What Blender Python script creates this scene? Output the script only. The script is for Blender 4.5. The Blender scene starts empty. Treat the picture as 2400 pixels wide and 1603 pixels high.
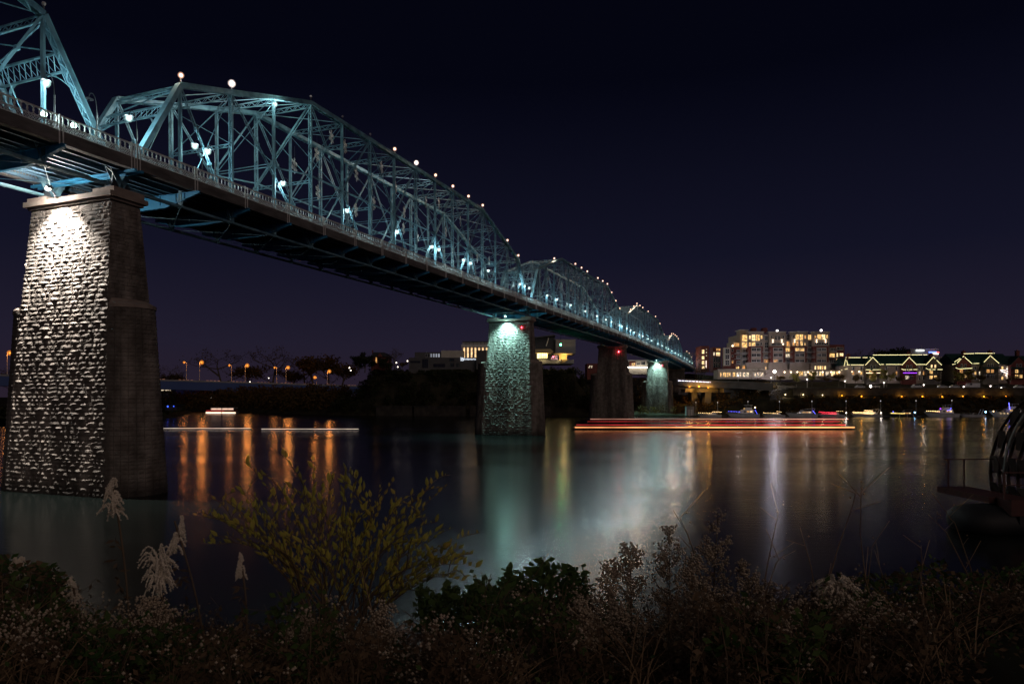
import bpy, math, random
from mathutils import Vector, Matrix
R = math.radians
scene = bpy.context.scene
COL = scene.collection

# ---------------------------------------------------------------- camera
F, CAM_Z, VH = 1600.0, 7.5, 938.0          # focal length, eye height, horizon row of the 2400 px photograph
cam_d = bpy.data.cameras.new('camera'); cam = bpy.data.objects.new('camera', cam_d); COL.objects.link(cam)
cam.location = (0, 0, CAM_Z); cam.rotation_euler = (R(90), 0, 0)
cam_d.sensor_width = 36; cam_d.lens = 24.0
cam_d.shift_y = (VH - 801.5) / 2400.0
cam_d.clip_start = 0.1; cam_d.clip_end = 9000
scene.camera = cam

# ---------------------------------------------------------------- night sky
w = bpy.data.worlds.new('World'); scene.world = w; w.use_nodes = True
nt = w.node_tree; nt.nodes.clear()
wo = nt.nodes.new('ShaderNodeOutputWorld'); bg = nt.nodes.new('ShaderNodeBackground')
tc = nt.nodes.new('ShaderNodeTexCoord'); sep = nt.nodes.new('ShaderNodeSeparateXYZ')
ramp = nt.nodes.new('ShaderNodeValToRGB')
nt.links.new(tc.outputs['Generated'], sep.inputs[0]); nt.links.new(sep.outputs['Z'], ramp.inputs[0])
cr = ramp.color_ramp
cr.elements[0].position = 0.0; cr.elements[0].color = (0.0205, 0.0132, 0.0240, 1)
cr.elements[1].position = 1.0; cr.elements[1].color = (0.0008, 0.0009, 0.0022, 1)
for p, c in ((0.08, (0.0145, 0.0118, 0.0255)), (0.2, (0.0062, 0.0064, 0.0172)), (0.42, (0.0013, 0.0016, 0.0054))):
    e = cr.elements.new(p); e.color = (*c, 1)
nt.links.new(ramp.outputs[0], bg.inputs[0]); bg.inputs[1].default_value = 1.0
nt.links.new(bg.outputs[0], wo.inputs[0])

# the town's glow behind the viewer, as one weak broad sun
sun_d = bpy.data.lights.new('sun', 'SUN'); sun = bpy.data.objects.new('sun', sun_d); COL.objects.link(sun)
sun_d.energy = 0.28; sun_d.angle = R(40); sun_d.color = (1.0, 0.78, 0.68)
sun.rotation_euler = Vector((-0.42, 0.80, -0.42)).to_track_quat('-Z', 'Y').to_euler()

vs = scene.view_settings
vs.view_transform = 'Standard'; vs.look = 'None'; vs.exposure = 0.0; vs.gamma = 1.0; vs.use_curve_mapping = False
cy = scene.cycles
cy.use_denoising = True; cy.max_bounces = 5; cy.diffuse_bounces = 2; cy.glossy_bounces = 3; cy.transmission_bounces = 3
cy.use_light_tree = True; cy.sample_clamp_indirect = 3.0; cy.sample_clamp_direct = 30.0; cy.caustics_reflective = False; cy.caustics_refractive = False

# ---------------------------------------------------------------- helpers
def P(u, v, Y):
    """photo pixel at a known distance -> point"""
    return Vector(((u - 1200) / F * Y, Y, CAM_Z + (VH - v) / F * Y))
def PX(u, Y): return (u - 1200) / F * Y
def PZ(v, Y): return CAM_Z + (VH - v) / F * Y
WM = {}
class MB:
    """collects shapes and links them as one mesh object"""
    def __init__(s): s.v = []; s.f = []; s.m = []; s.mi = 0
    def face(s, *i): s.f.append(i); s.m.append(s.mi)
    def pts(s, ps):
        n = len(s.v); s.v.extend(Vector(p) for p in ps); return n
    def box(s, c, size, rz=0.0, M=None):
        a, b, d = (x / 2 for x in size)
        ps = [Vector((x * a, y * b, z * d)) for z in (-1, 1) for x, y in ((-1, -1), (1, -1), (1, 1), (-1, 1))]
        if M is not None: ps = [M @ p for p in ps]
        elif rz:
            q = Matrix.Rotation(rz, 3, 'Z'); ps = [q @ p for p in ps]
        c = Vector(c); n = s.pts([c + p for p in ps])
        for q in ((0, 3, 2, 1), (4, 5, 6, 7), (0, 1, 5, 4), (1, 2, 6, 5), (2, 3, 7, 6), (3, 0, 4, 7)): s.face(*(n + i for i in q))
        return s
    def box2(s, a, b):
        a = Vector(a); b = Vector(b)
        return s.box((a + b) / 2, [abs(x) for x in (b - a)])
    def bar(s, p0, p1, wd, ht, up=(0, 0, 1)):
        p0 = Vector(p0); p1 = Vector(p1); d = p1 - p0; L = d.length
        if L < 1e-6: return s
        d /= L; up = Vector(up)
        if abs(d.dot(up)) > 0.98: up = Vector((1, 0, 0))
        x = d.cross(up).normalized(); z = x.cross(d)
        M = Matrix((x, d, z)).transposed()
        return s.box((p0 + p1) / 2, (wd, L, ht), M=M)
    def tube(s, ps, r, n=6, cap=True):
        ps = [Vector(p) for p in ps]; k = len(ps)
        rs = r if isinstance(r, (list, tuple)) else [r] * k
        base = []
        for i, p in enumerate(ps):
            d = (ps[min(i + 1, k - 1)] - ps[max(i - 1, 0)]).normalized()
            up = Vector((0, 0, 1)) if abs(d.z) < 0.95 else Vector((1, 0, 0))
            x = d.cross(up).normalized(); y = x.cross(d)
            base.append(s.pts([p + (x * math.cos(2 * math.pi * j / n) + y * math.sin(2 * math.pi * j / n)) * rs[i] for j in range(n)]))
        for i in range(k - 1):
            for j in range(n):
                s.face(base[i] + j, base[i] + (j + 1) % n, base[i + 1] + (j + 1) % n, base[i + 1] + j)
        if cap:
            s.face(*[base[0] + j for j in range(n)][::-1]); s.face(*[base[-1] + j for j in range(n)])
        return s
    def prism(s, poly, off):
        """polygon (3D points) pushed along off"""
        n = len(poly); off = Vector(off); a = s.pts(poly); b = s.pts([Vector(p) + off for p in poly])
        s.face(*[a + i for i in range(n)][::-1]); s.face(*[b + i for i in range(n)])
        for i in range(n): s.face(a + i, a + (i + 1) % n, b + (i + 1) % n, b + i)
        return s
    def loft(s, rings, close=True, caps=True):
        bs = [s.pts(r) for r in rings]; n = len(rings[0])
        for a, b in zip(bs, bs[1:]):
            for j in range(n if close else n - 1): s.face(a + j, a + (j + 1) % n, b + (j + 1) % n, b + j)
        if caps:
            s.face(*[bs[0] + j for j in range(n)][::-1]); s.face(*[bs[-1] + j for j in range(n)])
        return s
    def ball(s, c, r, n=8, m=5, sz=1.0):
        c = Vector(c)
        return s.loft([[c + Vector((r * math.sin(math.pi * i / m) * math.cos(2 * math.pi * j / n), r * math.sin(math.pi * i / m) * math.sin(2 * math.pi * j / n), -r * sz * math.cos(math.pi * i / m))) for j in range(n)]
                       for i in [0.12] + list(range(1, m)) + [m - 0.12]])
    def octa(s, c, r):
        c = Vector(c); n = s.pts([c + Vector(d) * r for d in ((1, 0, 0), (-1, 0, 0), (0, 1, 0), (0, -1, 0), (0, 0, 1), (0, 0, -1))])
        for a, b in ((0, 2), (2, 1), (1, 3), (3, 0)): s.face(n + a, n + b, n + 4); s.face(n + b, n + a, n + 5)
        return s
    def mesh(s, name, mats, Minv=None, smooth=False):
        me = bpy.data.meshes.new(name)
        vv = [tuple(Minv @ p) for p in s.v] if Minv is not None else [tuple(p) for p in s.v]
        me.from_pydata(vv, [], s.f)
        if not isinstance(mats, (list, tuple)): mats = [mats]
        for m in mats: me.materials.append(m)
        if len(mats) > 1: me.polygons.foreach_set('material_index', s.m)
        if smooth: me.polygons.foreach_set('use_smooth', [True] * len(s.f))
        me.update(); return me
    def build(s, name, mats, parent=None, smooth=False, local=False, kind=None, label=None):
        Mi = None
        if parent is not None and not local and parent in WM: Mi = WM[parent].inverted()
        o = bpy.data.objects.new(name, s.mesh(name, mats, Mi, smooth)); COL.objects.link(o)
        if parent is not None:
            o.parent = parent; WM[o] = WM.get(parent, Matrix())
        if kind: o['kind'] = kind
        if label: o['label'] = label
        return o
def tag(o, label, cat, group=None):
    o['label'] = label; o['category'] = cat
    if group: o['group'] = group
    return o
def thing(name, label, cat, loc=(0, 0, 0), rz=0.0, group=None):
    o = bpy.data.objects.new(name, None); COL.objects.link(o)
    o.location = loc; o.rotation_euler = (0, 0, rz); o.empty_display_size = 0.2
    WM[o] = Matrix.Translation(Vector(loc)) @ Matrix.Rotation(rz, 4, 'Z')
    return tag(o, label, cat, group)
def structure(name, mb, mat, smooth=False):
    o = mb.build(name, mat, smooth=smooth); o['kind'] = 'structure'; return o
def copy_parts(src, dst):
    for ch in list(src.children):
        c = ch.copy(); COL.objects.link(c); c.parent = dst
        for g in list(ch.children):
            d = g.copy(); COL.objects.link(d); d.parent = c
ORD = 'first second third fourth fifth sixth seventh eighth ninth tenth eleventh twelfth thirteenth fourteenth fifteenth sixteenth seventeenth eighteenth nineteenth'.split()
TENS = {2: 'twent', 3: 'thirt', 4: 'fort', 5: 'fift', 6: 'sixt', 7: 'sevent'}
def nth(i):
    if i < 20: return ORD[i - 1]
    return TENS[i // 10] + ('ieth' if i % 10 == 0 else 'y-' + ORD[i % 10 - 1])

# ---------------------------------------------------------------- materials
def mat(name, col, rough=0.7, metal=0.0, col2=None, scale=3.0, bump=0.0, bscale=None, spec=0.5, stretch=None, detail=4.0, lo=0.35, hi=0.65):
    m = bpy.data.materials.new(name); m.use_nodes = True
    t = m.node_tree; b = t.nodes['Principled BSDF']
    b.inputs['Base Color'].default_value = (*col, 1); b.inputs['Roughness'].default_value = rough
    b.inputs['Metallic'].default_value = metal; b.inputs['Specular IOR Level'].default_value = spec
    if col2 or bump:
        c = t.nodes.new('ShaderNodeTexCoord'); src = c.outputs['Object']
        if stretch:
            mp = t.nodes.new('ShaderNodeMapping'); mp.inputs['Scale'].default_value = stretch
            t.links.new(src, mp.inputs[0]); src = mp.outputs[0]
        n = t.nodes.new('ShaderNodeTexNoise'); n.inputs['Scale'].default_value = scale; n.inputs['Detail'].default_value = detail
        t.links.new(src, n.inputs['Vector'])
        if col2:
            r = t.nodes.new('ShaderNodeValToRGB'); r.color_ramp.elements[0].position = lo; r.color_ramp.elements[1].position = hi
            r.color_ramp.elements[0].color = (*col, 1); r.color_ramp.elements[1].color = (*col2, 1)
            t.links.new(n.outputs['Fac'], r.inputs[0]); t.links.new(r.outputs[0], b.inputs['Base Color'])
        if bump:
            n2 = n
            if bscale:
                n2 = t.nodes.new('ShaderNodeTexNoise'); n2.inputs['Scale'].default_value = bscale; n2.inputs['Detail'].default_value = 5
                t.links.new(src, n2.inputs['Vector'])
            bp = t.nodes.new('ShaderNodeBump'); bp.inputs['Strength'].default_value = bump; bp.inputs['Distance'].default_value = 0.1
            t.links.new(n2.outputs['Fac'], bp.inputs['Height']); t.links.new(bp.outputs[0], b.inputs['Normal'])
    return m
def emit(name, col, strength, light=True, vary=0.0, vscale=1.5):
    m = bpy.data.materials.new(name); m.use_nodes = True
    t = m.node_tree; t.nodes.clear(); o = t.nodes.new('ShaderNodeOutputMaterial'); e = t.nodes.new('ShaderNodeEmission')
    e.inputs[0].default_value = (*col, 1); e.inputs[1].default_value = strength
    if vary:
        c = t.nodes.new('ShaderNodeTexCoord'); n = t.nodes.new('ShaderNodeTexNoise'); n.inputs['Scale'].default_value = vscale; n.inputs['Detail'].default_value = 3
        mr = t.nodes.new('ShaderNodeMapRange'); mr.inputs[1].default_value = 0.35; mr.inputs[2].default_value = 0.65
        mr.inputs[3].default_value = strength * (1 - vary); mr.inputs[4].default_value = strength * (1 + vary)
        t.links.new(c.outputs['Object'], n.inputs[0]); t.links.new(n.outputs['Fac'], mr.inputs[0]); t.links.new(mr.outputs[0], e.inputs[1])
    t.links.new(e.outputs[0], o.inputs[0])
    if not light: m.cycles.emission_sampling = 'NONE'
    return m
def halo_mat(name, col, strength, cover):  # see-through glowing skin for a halo put around a lamp
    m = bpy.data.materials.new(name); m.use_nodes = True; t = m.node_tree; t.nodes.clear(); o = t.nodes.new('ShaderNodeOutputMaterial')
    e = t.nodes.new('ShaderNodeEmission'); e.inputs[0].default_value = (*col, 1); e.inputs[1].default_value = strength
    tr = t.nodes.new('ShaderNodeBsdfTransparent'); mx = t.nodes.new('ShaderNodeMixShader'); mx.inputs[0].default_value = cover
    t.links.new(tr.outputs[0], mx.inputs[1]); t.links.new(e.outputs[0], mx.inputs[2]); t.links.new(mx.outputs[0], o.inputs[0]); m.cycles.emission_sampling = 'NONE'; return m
def leafmat(name, col, col2, scale=2.0, trans=0.35):
    m = mat(name, col, 0.9, col2=col2, scale=scale, detail=2, spec=0.08)
    t = m.node_tree; b = t.nodes['Principled BSDF']; o = t.nodes['Material Output']
    tr = t.nodes.new('ShaderNodeBsdfTranslucent'); mx = t.nodes.new('ShaderNodeMixShader'); mx.inputs[0].default_value = trans
    src = b.inputs['Base Color'].links[0].from_socket
    t.links.new(src, tr.inputs[0]); t.links.new(b.outputs[0], mx.inputs[1]); t.links.new(tr.outputs[0], mx.inputs[2]); t.links.new(mx.outputs[0], o.inputs[0])
    return m
M_steel = mat('blue_bridge_steel', (0.055, 0.13, 0.18), 0.5, col2=(0.18, 0.35, 0.43), scale=0.9, bump=0.3, bscale=9, lo=0.3, hi=0.58, detail=7)
M_steel_d = mat('blue_girder_paint', (0.03, 0.22, 0.42), 0.55, col2=(0.05, 0.30, 0.54), scale=0.6, bump=0.2, bscale=6)
M_rail = mat('galvanised_railing', (0.55, 0.54, 0.52), 0.5, col2=(0.72, 0.70, 0.68), scale=4)
M_fascia = mat('weathered_fascia', (0.07, 0.066, 0.064), 0.85, col2=(0.15, 0.14, 0.135), scale=1.3, bump=0.3, stretch=(0.4, 1, 1.5))
M_deck = mat('deck_planks', (0.20, 0.17, 0.15), 0.8, col2=(0.28, 0.25, 0.22), scale=2.0, bump=0.2, stretch=(6, 0.6, 1))
M_stringer = mat('stringer_steel', (0.05, 0.10, 0.15), 0.6, col2=(0.08, 0.15, 0.21), scale=1.0)
M_stone = mat('limestone_block', (0.17, 0.14, 0.12), 0.9, col2=(0.30, 0.26, 0.23), scale=1.1, bump=0.55, bscale=9, detail=6)
def weather(m):
    """soot streaks down the masonry and a dark algae band at the waterline, in world space"""
    t = m.node_tree; b = t.nodes['Principled BSDF']; src = b.inputs['Base Color'].links[0].from_socket
    g = t.nodes.new('ShaderNodeNewGeometry'); mp = t.nodes.new('ShaderNodeMapping'); mp.inputs['Scale'].default_value = (1, 1, .13)
    n = t.nodes.new('ShaderNodeTexNoise'); n.inputs['Scale'].default_value = 0.55; n.inputs['Detail'].default_value = 5
    t.links.new(g.outputs['Position'], mp.inputs[0]); t.links.new(mp.outputs[0], n.inputs['Vector'])
    r = t.nodes.new('ShaderNodeMapRange'); r.inputs[1].default_value = .42; r.inputs[2].default_value = .6; r.inputs[3].default_value = .45; r.inputs[4].default_value = 1.0
    t.links.new(n.outputs['Fac'], r.inputs[0])
    s = t.nodes.new('ShaderNodeSeparateXYZ'); t.links.new(g.outputs['Position'], s.inputs[0])
    z = t.nodes.new('ShaderNodeMapRange'); z.inputs[1].default_value = .25; z.inputs[2].default_value = 1.5; z.inputs[3].default_value = .3; z.inputs[4].default_value = 1.0
    t.links.new(s.outputs['Z'], z.inputs[0])
    k = t.nodes.new('ShaderNodeMath'); k.operation = 'MULTIPLY'; t.links.new(r.outputs[0], k.inputs[0]); t.links.new(z.outputs[0], k.inputs[1])
    v = t.nodes.new('ShaderNodeVectorMath'); v.operation = 'SCALE'; t.links.new(src, v.inputs[0]); t.links.new(k.outputs[0], v.inputs['Scale'])
    t.links.new(v.outputs[0], b.inputs['Base Color'])
weather(M_stone)
M_mortar = mat('stone_mortar', (0.10, 0.085, 0.075), 0.95, col2=(0.15, 0.13, 0.115), scale=2.5, bump=0.4, bscale=14)
M_coping = mat('coping_stone', (0.22, 0.17, 0.145), 0.85, col2=(0.32, 0.26, 0.22), scale=0.9, bump=0.35, bscale=7)
M_dark = mat('black_metal', (0.025, 0.025, 0.028), 0.45)
M_iron = mat('dark_iron', (0.07, 0.08, 0.09), 0.5, metal=0.4)
E_white = emit('metal_halide_globe', (0.70, 1.0, 0.88), 4, False)
E_warm = emit('warm_lamp_globe', (1.0, 0.66, 0.46), 7, False)
E_warm2 = emit('bright_lamp_globe', (1.0, 0.85, 0.75), 8, False)
E_flood = emit('floodlight_lens', (1.0, 0.93, 0.82), 14, False)
E_teal = emit('teal_floodlight_lens', (0.55, 1.0, 0.90), 10, False)
E_orange = emit('sodium_lamp', (1.0, 0.30, 0.03), 5, False)
E_orange2 = emit('sodium_wall_lamp', (1.0, 0.33, 0.02), 4, False)
E_street = emit('white_street_lamp', (1.0, 0.88, 0.80), 5, False)
E_red = emit('red_signal', (1.0, 0.03, 0.05), 60)
E_green = emit('green_signal', (0.05, 1.0, 0.35), 90)
E_string = emit('roof_string_bulb', (1.0, 0.88, 0.42), 3.2, light=False)
E_bw = emit('boat_bulb_warm', (1.0, 0.62, 0.26), 10.0)
E_br = emit('boat_bulb_red', (1.0, 0.04, 0.08), 8.0)
E_bb = emit('boat_bulb_blue', (0.12, 0.12, 1.0), 9.0)
E_by = emit('boat_bulb_yellow', (1.0, 0.72, 0.2), 6.0)
E_purple = emit('purple_bulb', (0.38, 0.05, 1.0), 3.0, light=False)
W_lit = [emit('lit_window_a', (1.0, 0.58, 0.20), 1.15, False, 0.75, 1.1), emit('lit_window_b', (1.0, 0.47, 0.14), 0.75, False, 0.7, 1.3), emit('lit_window_c', (1.0, 0.68, 0.32), 1.5, False, 0.6, 0.9), emit('lit_window_d', (1.0, 0.80, 0.55), 0.85, False, 0.7, 1.2)]
M_pane = mat('dark_glass', (0.015, 0.018, 0.025), 0.12, spec=0.8)
M_frame = mat('window_frame_paint', (0.55, 0.54, 0.53), 0.5)
M_brick = mat('red_brick', (0.13, 0.034, 0.028), 0.9, col2=(0.19, 0.055, 0.045), scale=2.2, bump=0.3, bscale=10)
M_tan = mat('tan_stucco', (0.30, 0.25, 0.20), 0.9, col2=(0.36, 0.30, 0.25), scale=0.6, bump=0.15, bscale=8)
M_cream = mat('cream_stone', (0.45, 0.41, 0.35), 0.85, col2=(0.52, 0.48, 0.41), scale=0.5, bump=0.1, bscale=6)
M_conc = mat('grey_concrete', (0.26, 0.26, 0.26), 0.85, col2=(0.34, 0.33, 0.33), scale=0.4, bump=0.2, bscale=5)
M_roof = mat('dark_green_roof', (0.008, 0.035, 0.032), 0.6, col2=(0.012, 0.05, 0.045), scale=1.5, stretch=(1, 4, 4))
M_white = mat('white_gelcoat', (0.72, 0.72, 0.74), 0.25, col2=(0.62, 0.62, 0.65), scale=0.8)
def glow(par, loc, e, col, r):
    """the light a lamp gives: a round source just larger than its globe"""
    k = ('glow', e, col, r)
    if k not in LD:
        d = bpy.data.lights.new('glow', 'POINT'); d.energy = e; d.color = col; d.shadow_soft_size = r; LD[k] = d
    o = bpy.data.objects.new('glow', LD[k]); COL.objects.link(o); o.parent = par; o.location = loc; return o
LD = {}
M_bark = mat('bark', (0.06, 0.045, 0.035), 0.9, col2=(0.10, 0.08, 0.065), scale=5, bump=0.4)
L_dark = leafmat('dark_evergreen_leaf', (0.022, 0.03, 0.014), (0.05, 0.05, 0.025), 0.3, 0.2)
L_brown = leafmat('brown_autumn_leaf', (0.08, 0.05, 0.022), (0.13, 0.085, 0.03), 0.4, 0.3)
L_yellow = leafmat('yellow_green_leaf', (0.15, 0.15, 0.03), (0.26, 0.22, 0.06), 0.5, 0.35)
# ================================================================ SETTING
def water_material():
    m = bpy.data.materials.new('river_water'); m.use_nodes = True; t = m.node_tree; b = t.nodes['Principled BSDF']
    b.inputs['Base Color'].default_value = (0.004, 0.006, 0.0055, 1); b.inputs['IOR'].default_value = 1.33; b.inputs['Specular IOR Level'].default_value = 0.33
    c = t.nodes.new('ShaderNodeTexCoord')
    def noise(scale, st, det):
        mp = t.nodes.new('ShaderNodeMapping'); mp.inputs['Scale'].default_value = st
        n = t.nodes.new('ShaderNodeTexNoise'); n.inputs['Scale'].default_value = scale; n.inputs['Detail'].default_value = det
        t.links.new(c.outputs['Object'], mp.inputs[0]); t.links.new(mp.outputs[0], n.inputs['Vector']); return n.outputs['Fac']
    big = noise(0.02, (1, 2.6, 1), 4)
    mr = t.nodes.new('ShaderNodeMapRange'); mr.inputs[1].default_value = 0.35; mr.inputs[2].default_value = 0.65; mr.inputs[3].default_value = 0.15; mr.inputs[4].default_value = 0.22
    t.links.new(big, mr.inputs[0]); t.links.new(mr.outputs[0], b.inputs['Roughness'])
    fine = noise(1.3, (0.5, 1.6, 1), 3); mid = noise(0.16, (0.7, 1.8, 1), 4)
    add = t.nodes.new('ShaderNodeMath'); add.operation = 'MULTIPLY_ADD'; add.inputs[1].default_value = 0.8
    t.links.new(mid, add.inputs[0]); t.links.new(fine, add.inputs[2])
    bp = t.nodes.new('ShaderNodeBump'); bp.inputs['Strength'].default_value = 0.10; bp.inputs['Distance'].default_value = 0.09
    t.links.new(add.outputs[0], bp.inputs['Height']); t.links.new(bp.outputs[0], b.inputs['Normal'])
    return m
M_water = water_material()
mb = MB(); n = mb.pts([(-1800, 3, 0), (1800, 3, 0), (1800, 1500, 0), (-1800, 1500, 0)]); mb.face(n, n + 1, n + 2, n + 3)
structure('river', mb, M_water)

M_bank = mat('dark_bank_soil', (0.020, 0.018, 0.012), 1.0, col2=(0.045, 0.04, 0.025), scale=0.25, bump=0.6, bscale=1.5, spec=0.1)
PROF = {'L': [(0, -1), (2, .6), (8, 2.5), (20, 4.5), (40, 6), (80, 8), (200, 10), (800, 14), (3500, 18)],
        'B': [(0, -1), (1.5, .8), (3, 3.4), (7, 9), (10, 16), (14, 20.5), (30, 21.8), (200, 22), (3500, 25)],
        'Q': [(0, -1), (1, .5), (3, 1), (14, 2), (24, 5), (45, 9), (80, 14), (140, 22), (3500, 28)],
        'H': [(0, -1), (1, .7), (3, 1.5), (9, 6), (14, 9), (40, 12), (80, 15), (112, 24.5), (3500, 30)],
        'R': [(0, -1), (1, .7), (4, 1.2), (9, 8.6), (11, 9.2), (12, 12.6), (26, 13.2), (40, 17.3), (3500, 30)]}
KEYS = [(-2500, 900, 'L'), (-600, 620, 'L'), (-220, 460, 'L'), (-120, 372, 'L'), (-92, 345, 'L'), (-70, 332, 'B'), (0, 318, 'B'), (30, 318, 'B'), (46, 318, 'Q'), (96, 322, 'Q'),
        (112, 320, 'H'), (134, 314, 'R'), (600, 314, 'R'), (2500, 330, 'R')]
def column(x):
    for (x0, y0, a), (x1, y1, b) in zip(KEYS, KEYS[1:]):
        if x <= x1:
            t = (x - x0) / (x1 - x0)
            return [(y0 + (y1 - y0) * t + pa[0] + (pb[0] - pa[0]) * t, pa[1] + (pb[1] - pa[1]) * t) for pa, pb in zip(PROF[a], PROF[b])]
def ground(x, y):
    c = column(x)
    if y <= c[0][0]: return c[0][1]
    for (a, za), (b, zb) in zip(c, c[1:]):
        if y <= b: return za + (zb - za) * (y - a) / (b - a)
    return c[-1][1]
random.seed(3)
mb = MB(); xs = sorted(set([-2500, -1500, -900, 900, 1500, 2500] + [k[0] for k in KEYS] + [i * 5 for i in range(-120, 121)]))
rows = []
for x in xs:
    c = column(x); pts = []
    for i, (y, z) in enumerate(c):
        j = 0.0 if i in (0, 8) or abs(x) > 700 else random.uniform(-1, 1)
        rough = 1.0 if (-95 < x < 45 and 1 < i < 6) else 0.15
        pts.append((x, y + j * rough * 0.9, z + random.uniform(-.5, .5) * rough * (0 if i in (0, 8) else 1)))
    rows.append(mb.pts(pts))
for a, b in zip(rows, rows[1:]):
    for i in range(8): mb.face(a + i, b + i, b + i + 1, a + i + 1)
structure('far_bank', mb, M_bank)

# the low wooded land on the far left
shore = [(-122, 215), (-130, 250), (-150, 310), (-178, 380), (-205, 440), (-260, 520)]
mb = MB(); rings = []
for k, (dx, z) in enumerate(((0, -0.6), (-3, 0.8), (-15, 2.2), (-60, 3.5), (-400, 5))): rings.append([(x + dx, y, z) for x, y in shore])
mb.loft(rings, close=False, caps=False); structure('island', mb, M_bank)

# near bank under the viewer's feet
def near_z(x, y):
    pr = [(-60, 7.0), (0, 6.3), (2.0, 6.25), (3.2, 6.05), (5, 5.5), (7, 4.85), (8.6, 3.9), (12.5, 0.4), (16, -1.6)]
    for (a, za), (b, zb) in zip(pr, pr[1:]):
        if y <= b:
            z = za + (zb - za) * (y - a) / (b - a); break
    else: z = -1.6
    return z + 0.10 * math.sin(x * 0.9 + 1) * math.cos(y * 0.7) + (0.35 * math.exp(-((x - 3.6) / 2.5) ** 2) if 3 < y < 9 else 0)
mb = MB(); xr = [i * 0.75 - 60 for i in range(161)]; yr = [-60, -20, -5] + [i * 0.6 for i in range(28)]
rows = [mb.pts([(x, y, near_z(x, y)) for y in yr]) for x in xr]
for a, b in zip(rows, rows[1:]):
    for i in range(len(yr) - 1): mb.face(a + i, b + i, b + i + 1, a + i + 1)
structure('near_bank', mb, M_bank, smooth=True)

# ================================================================ BRIDGE FRAME
TH = math.atan(620 / 1600); SX, CX = math.sin(TH), math.cos(TH); RZ = math.pi / 2 - TH
C0 = Vector((-35.56, 56.89, 0))
DECK = [(-98, 26.0), (0, 26.95), (98, 27.9), (196, 29.3), (294, 29.15), (358, 28.2), (406, 27.2)]
def deckz(s):
    for (a, b), (c, d) in zip(DECK, DECK[1:]):
        if s <= c: return b + (d - b) * (s - a) / (c - a)
    return DECK[-1][1]
def B(s, lat, h=None, z=None):
    """point on the bridge: metres along, metres to the left of the centre line, height over deck"""
    p = C0 + Vector((SX * s - CX * lat, CX * s + SX * lat, 0)); p.z = deckz(s) + h if z is None else z
    return p
def laced(mb, p0, p1, wd, dp, side, bars=True, t=0.05, pitch=0.55):
    """two channels joined by zigzag lacing; side = direction across the two channels"""
    p0 = Vector(p0); p1 = Vector(p1); d = p1 - p0; L = d.length; d /= L
    side = Vector(side); side = (side - d * side.dot(d)).normalized(); nrm = d.cross(side)
    for k in (-1, 1): mb.bar(p0 + side * k * wd / 2, p1 + side * k * wd / 2, dp, t, up=side)
    if bars:
        n = max(2, int(L / pitch))
        for q in (-1, 1):
            for i in range(n):
                a = p0 + d * (L * i / n); b = p0 + d * (L * (i + 1) / n); k = 1 if i % 2 else -1
                mb.bar(a + side * k * wd / 2 + nrm * q * dp / 2, b - side * k * wd / 2 + nrm * q * dp / 2, 0.055, 0.016, up=nrm)
def eyebars(mb, p0, p1, gap=0.22, wd=0.13, t=0.035):
    o = Vector((0, gap / 2, 0))
    for k in (-1, 1): mb.bar(Vector(p0) + o * k, Vector(p1) + o * k, t, wd)
    L = (Vector(p1) - Vector(p0)).length
    if L > 8:
        for q in (0.3, 0.55, 0.8):
            c = Vector(p0).lerp(Vector(p1), q); mb.box(c, (0.28, gap + 0.1, 0.28))
TB = thing('truss_bridge', 'long blue steel truss footbridge with lamps crossing the river on stone piers', 'bridge', B(0, 0, z=0))
LAT = 3.9; ZC = -2.2
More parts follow.
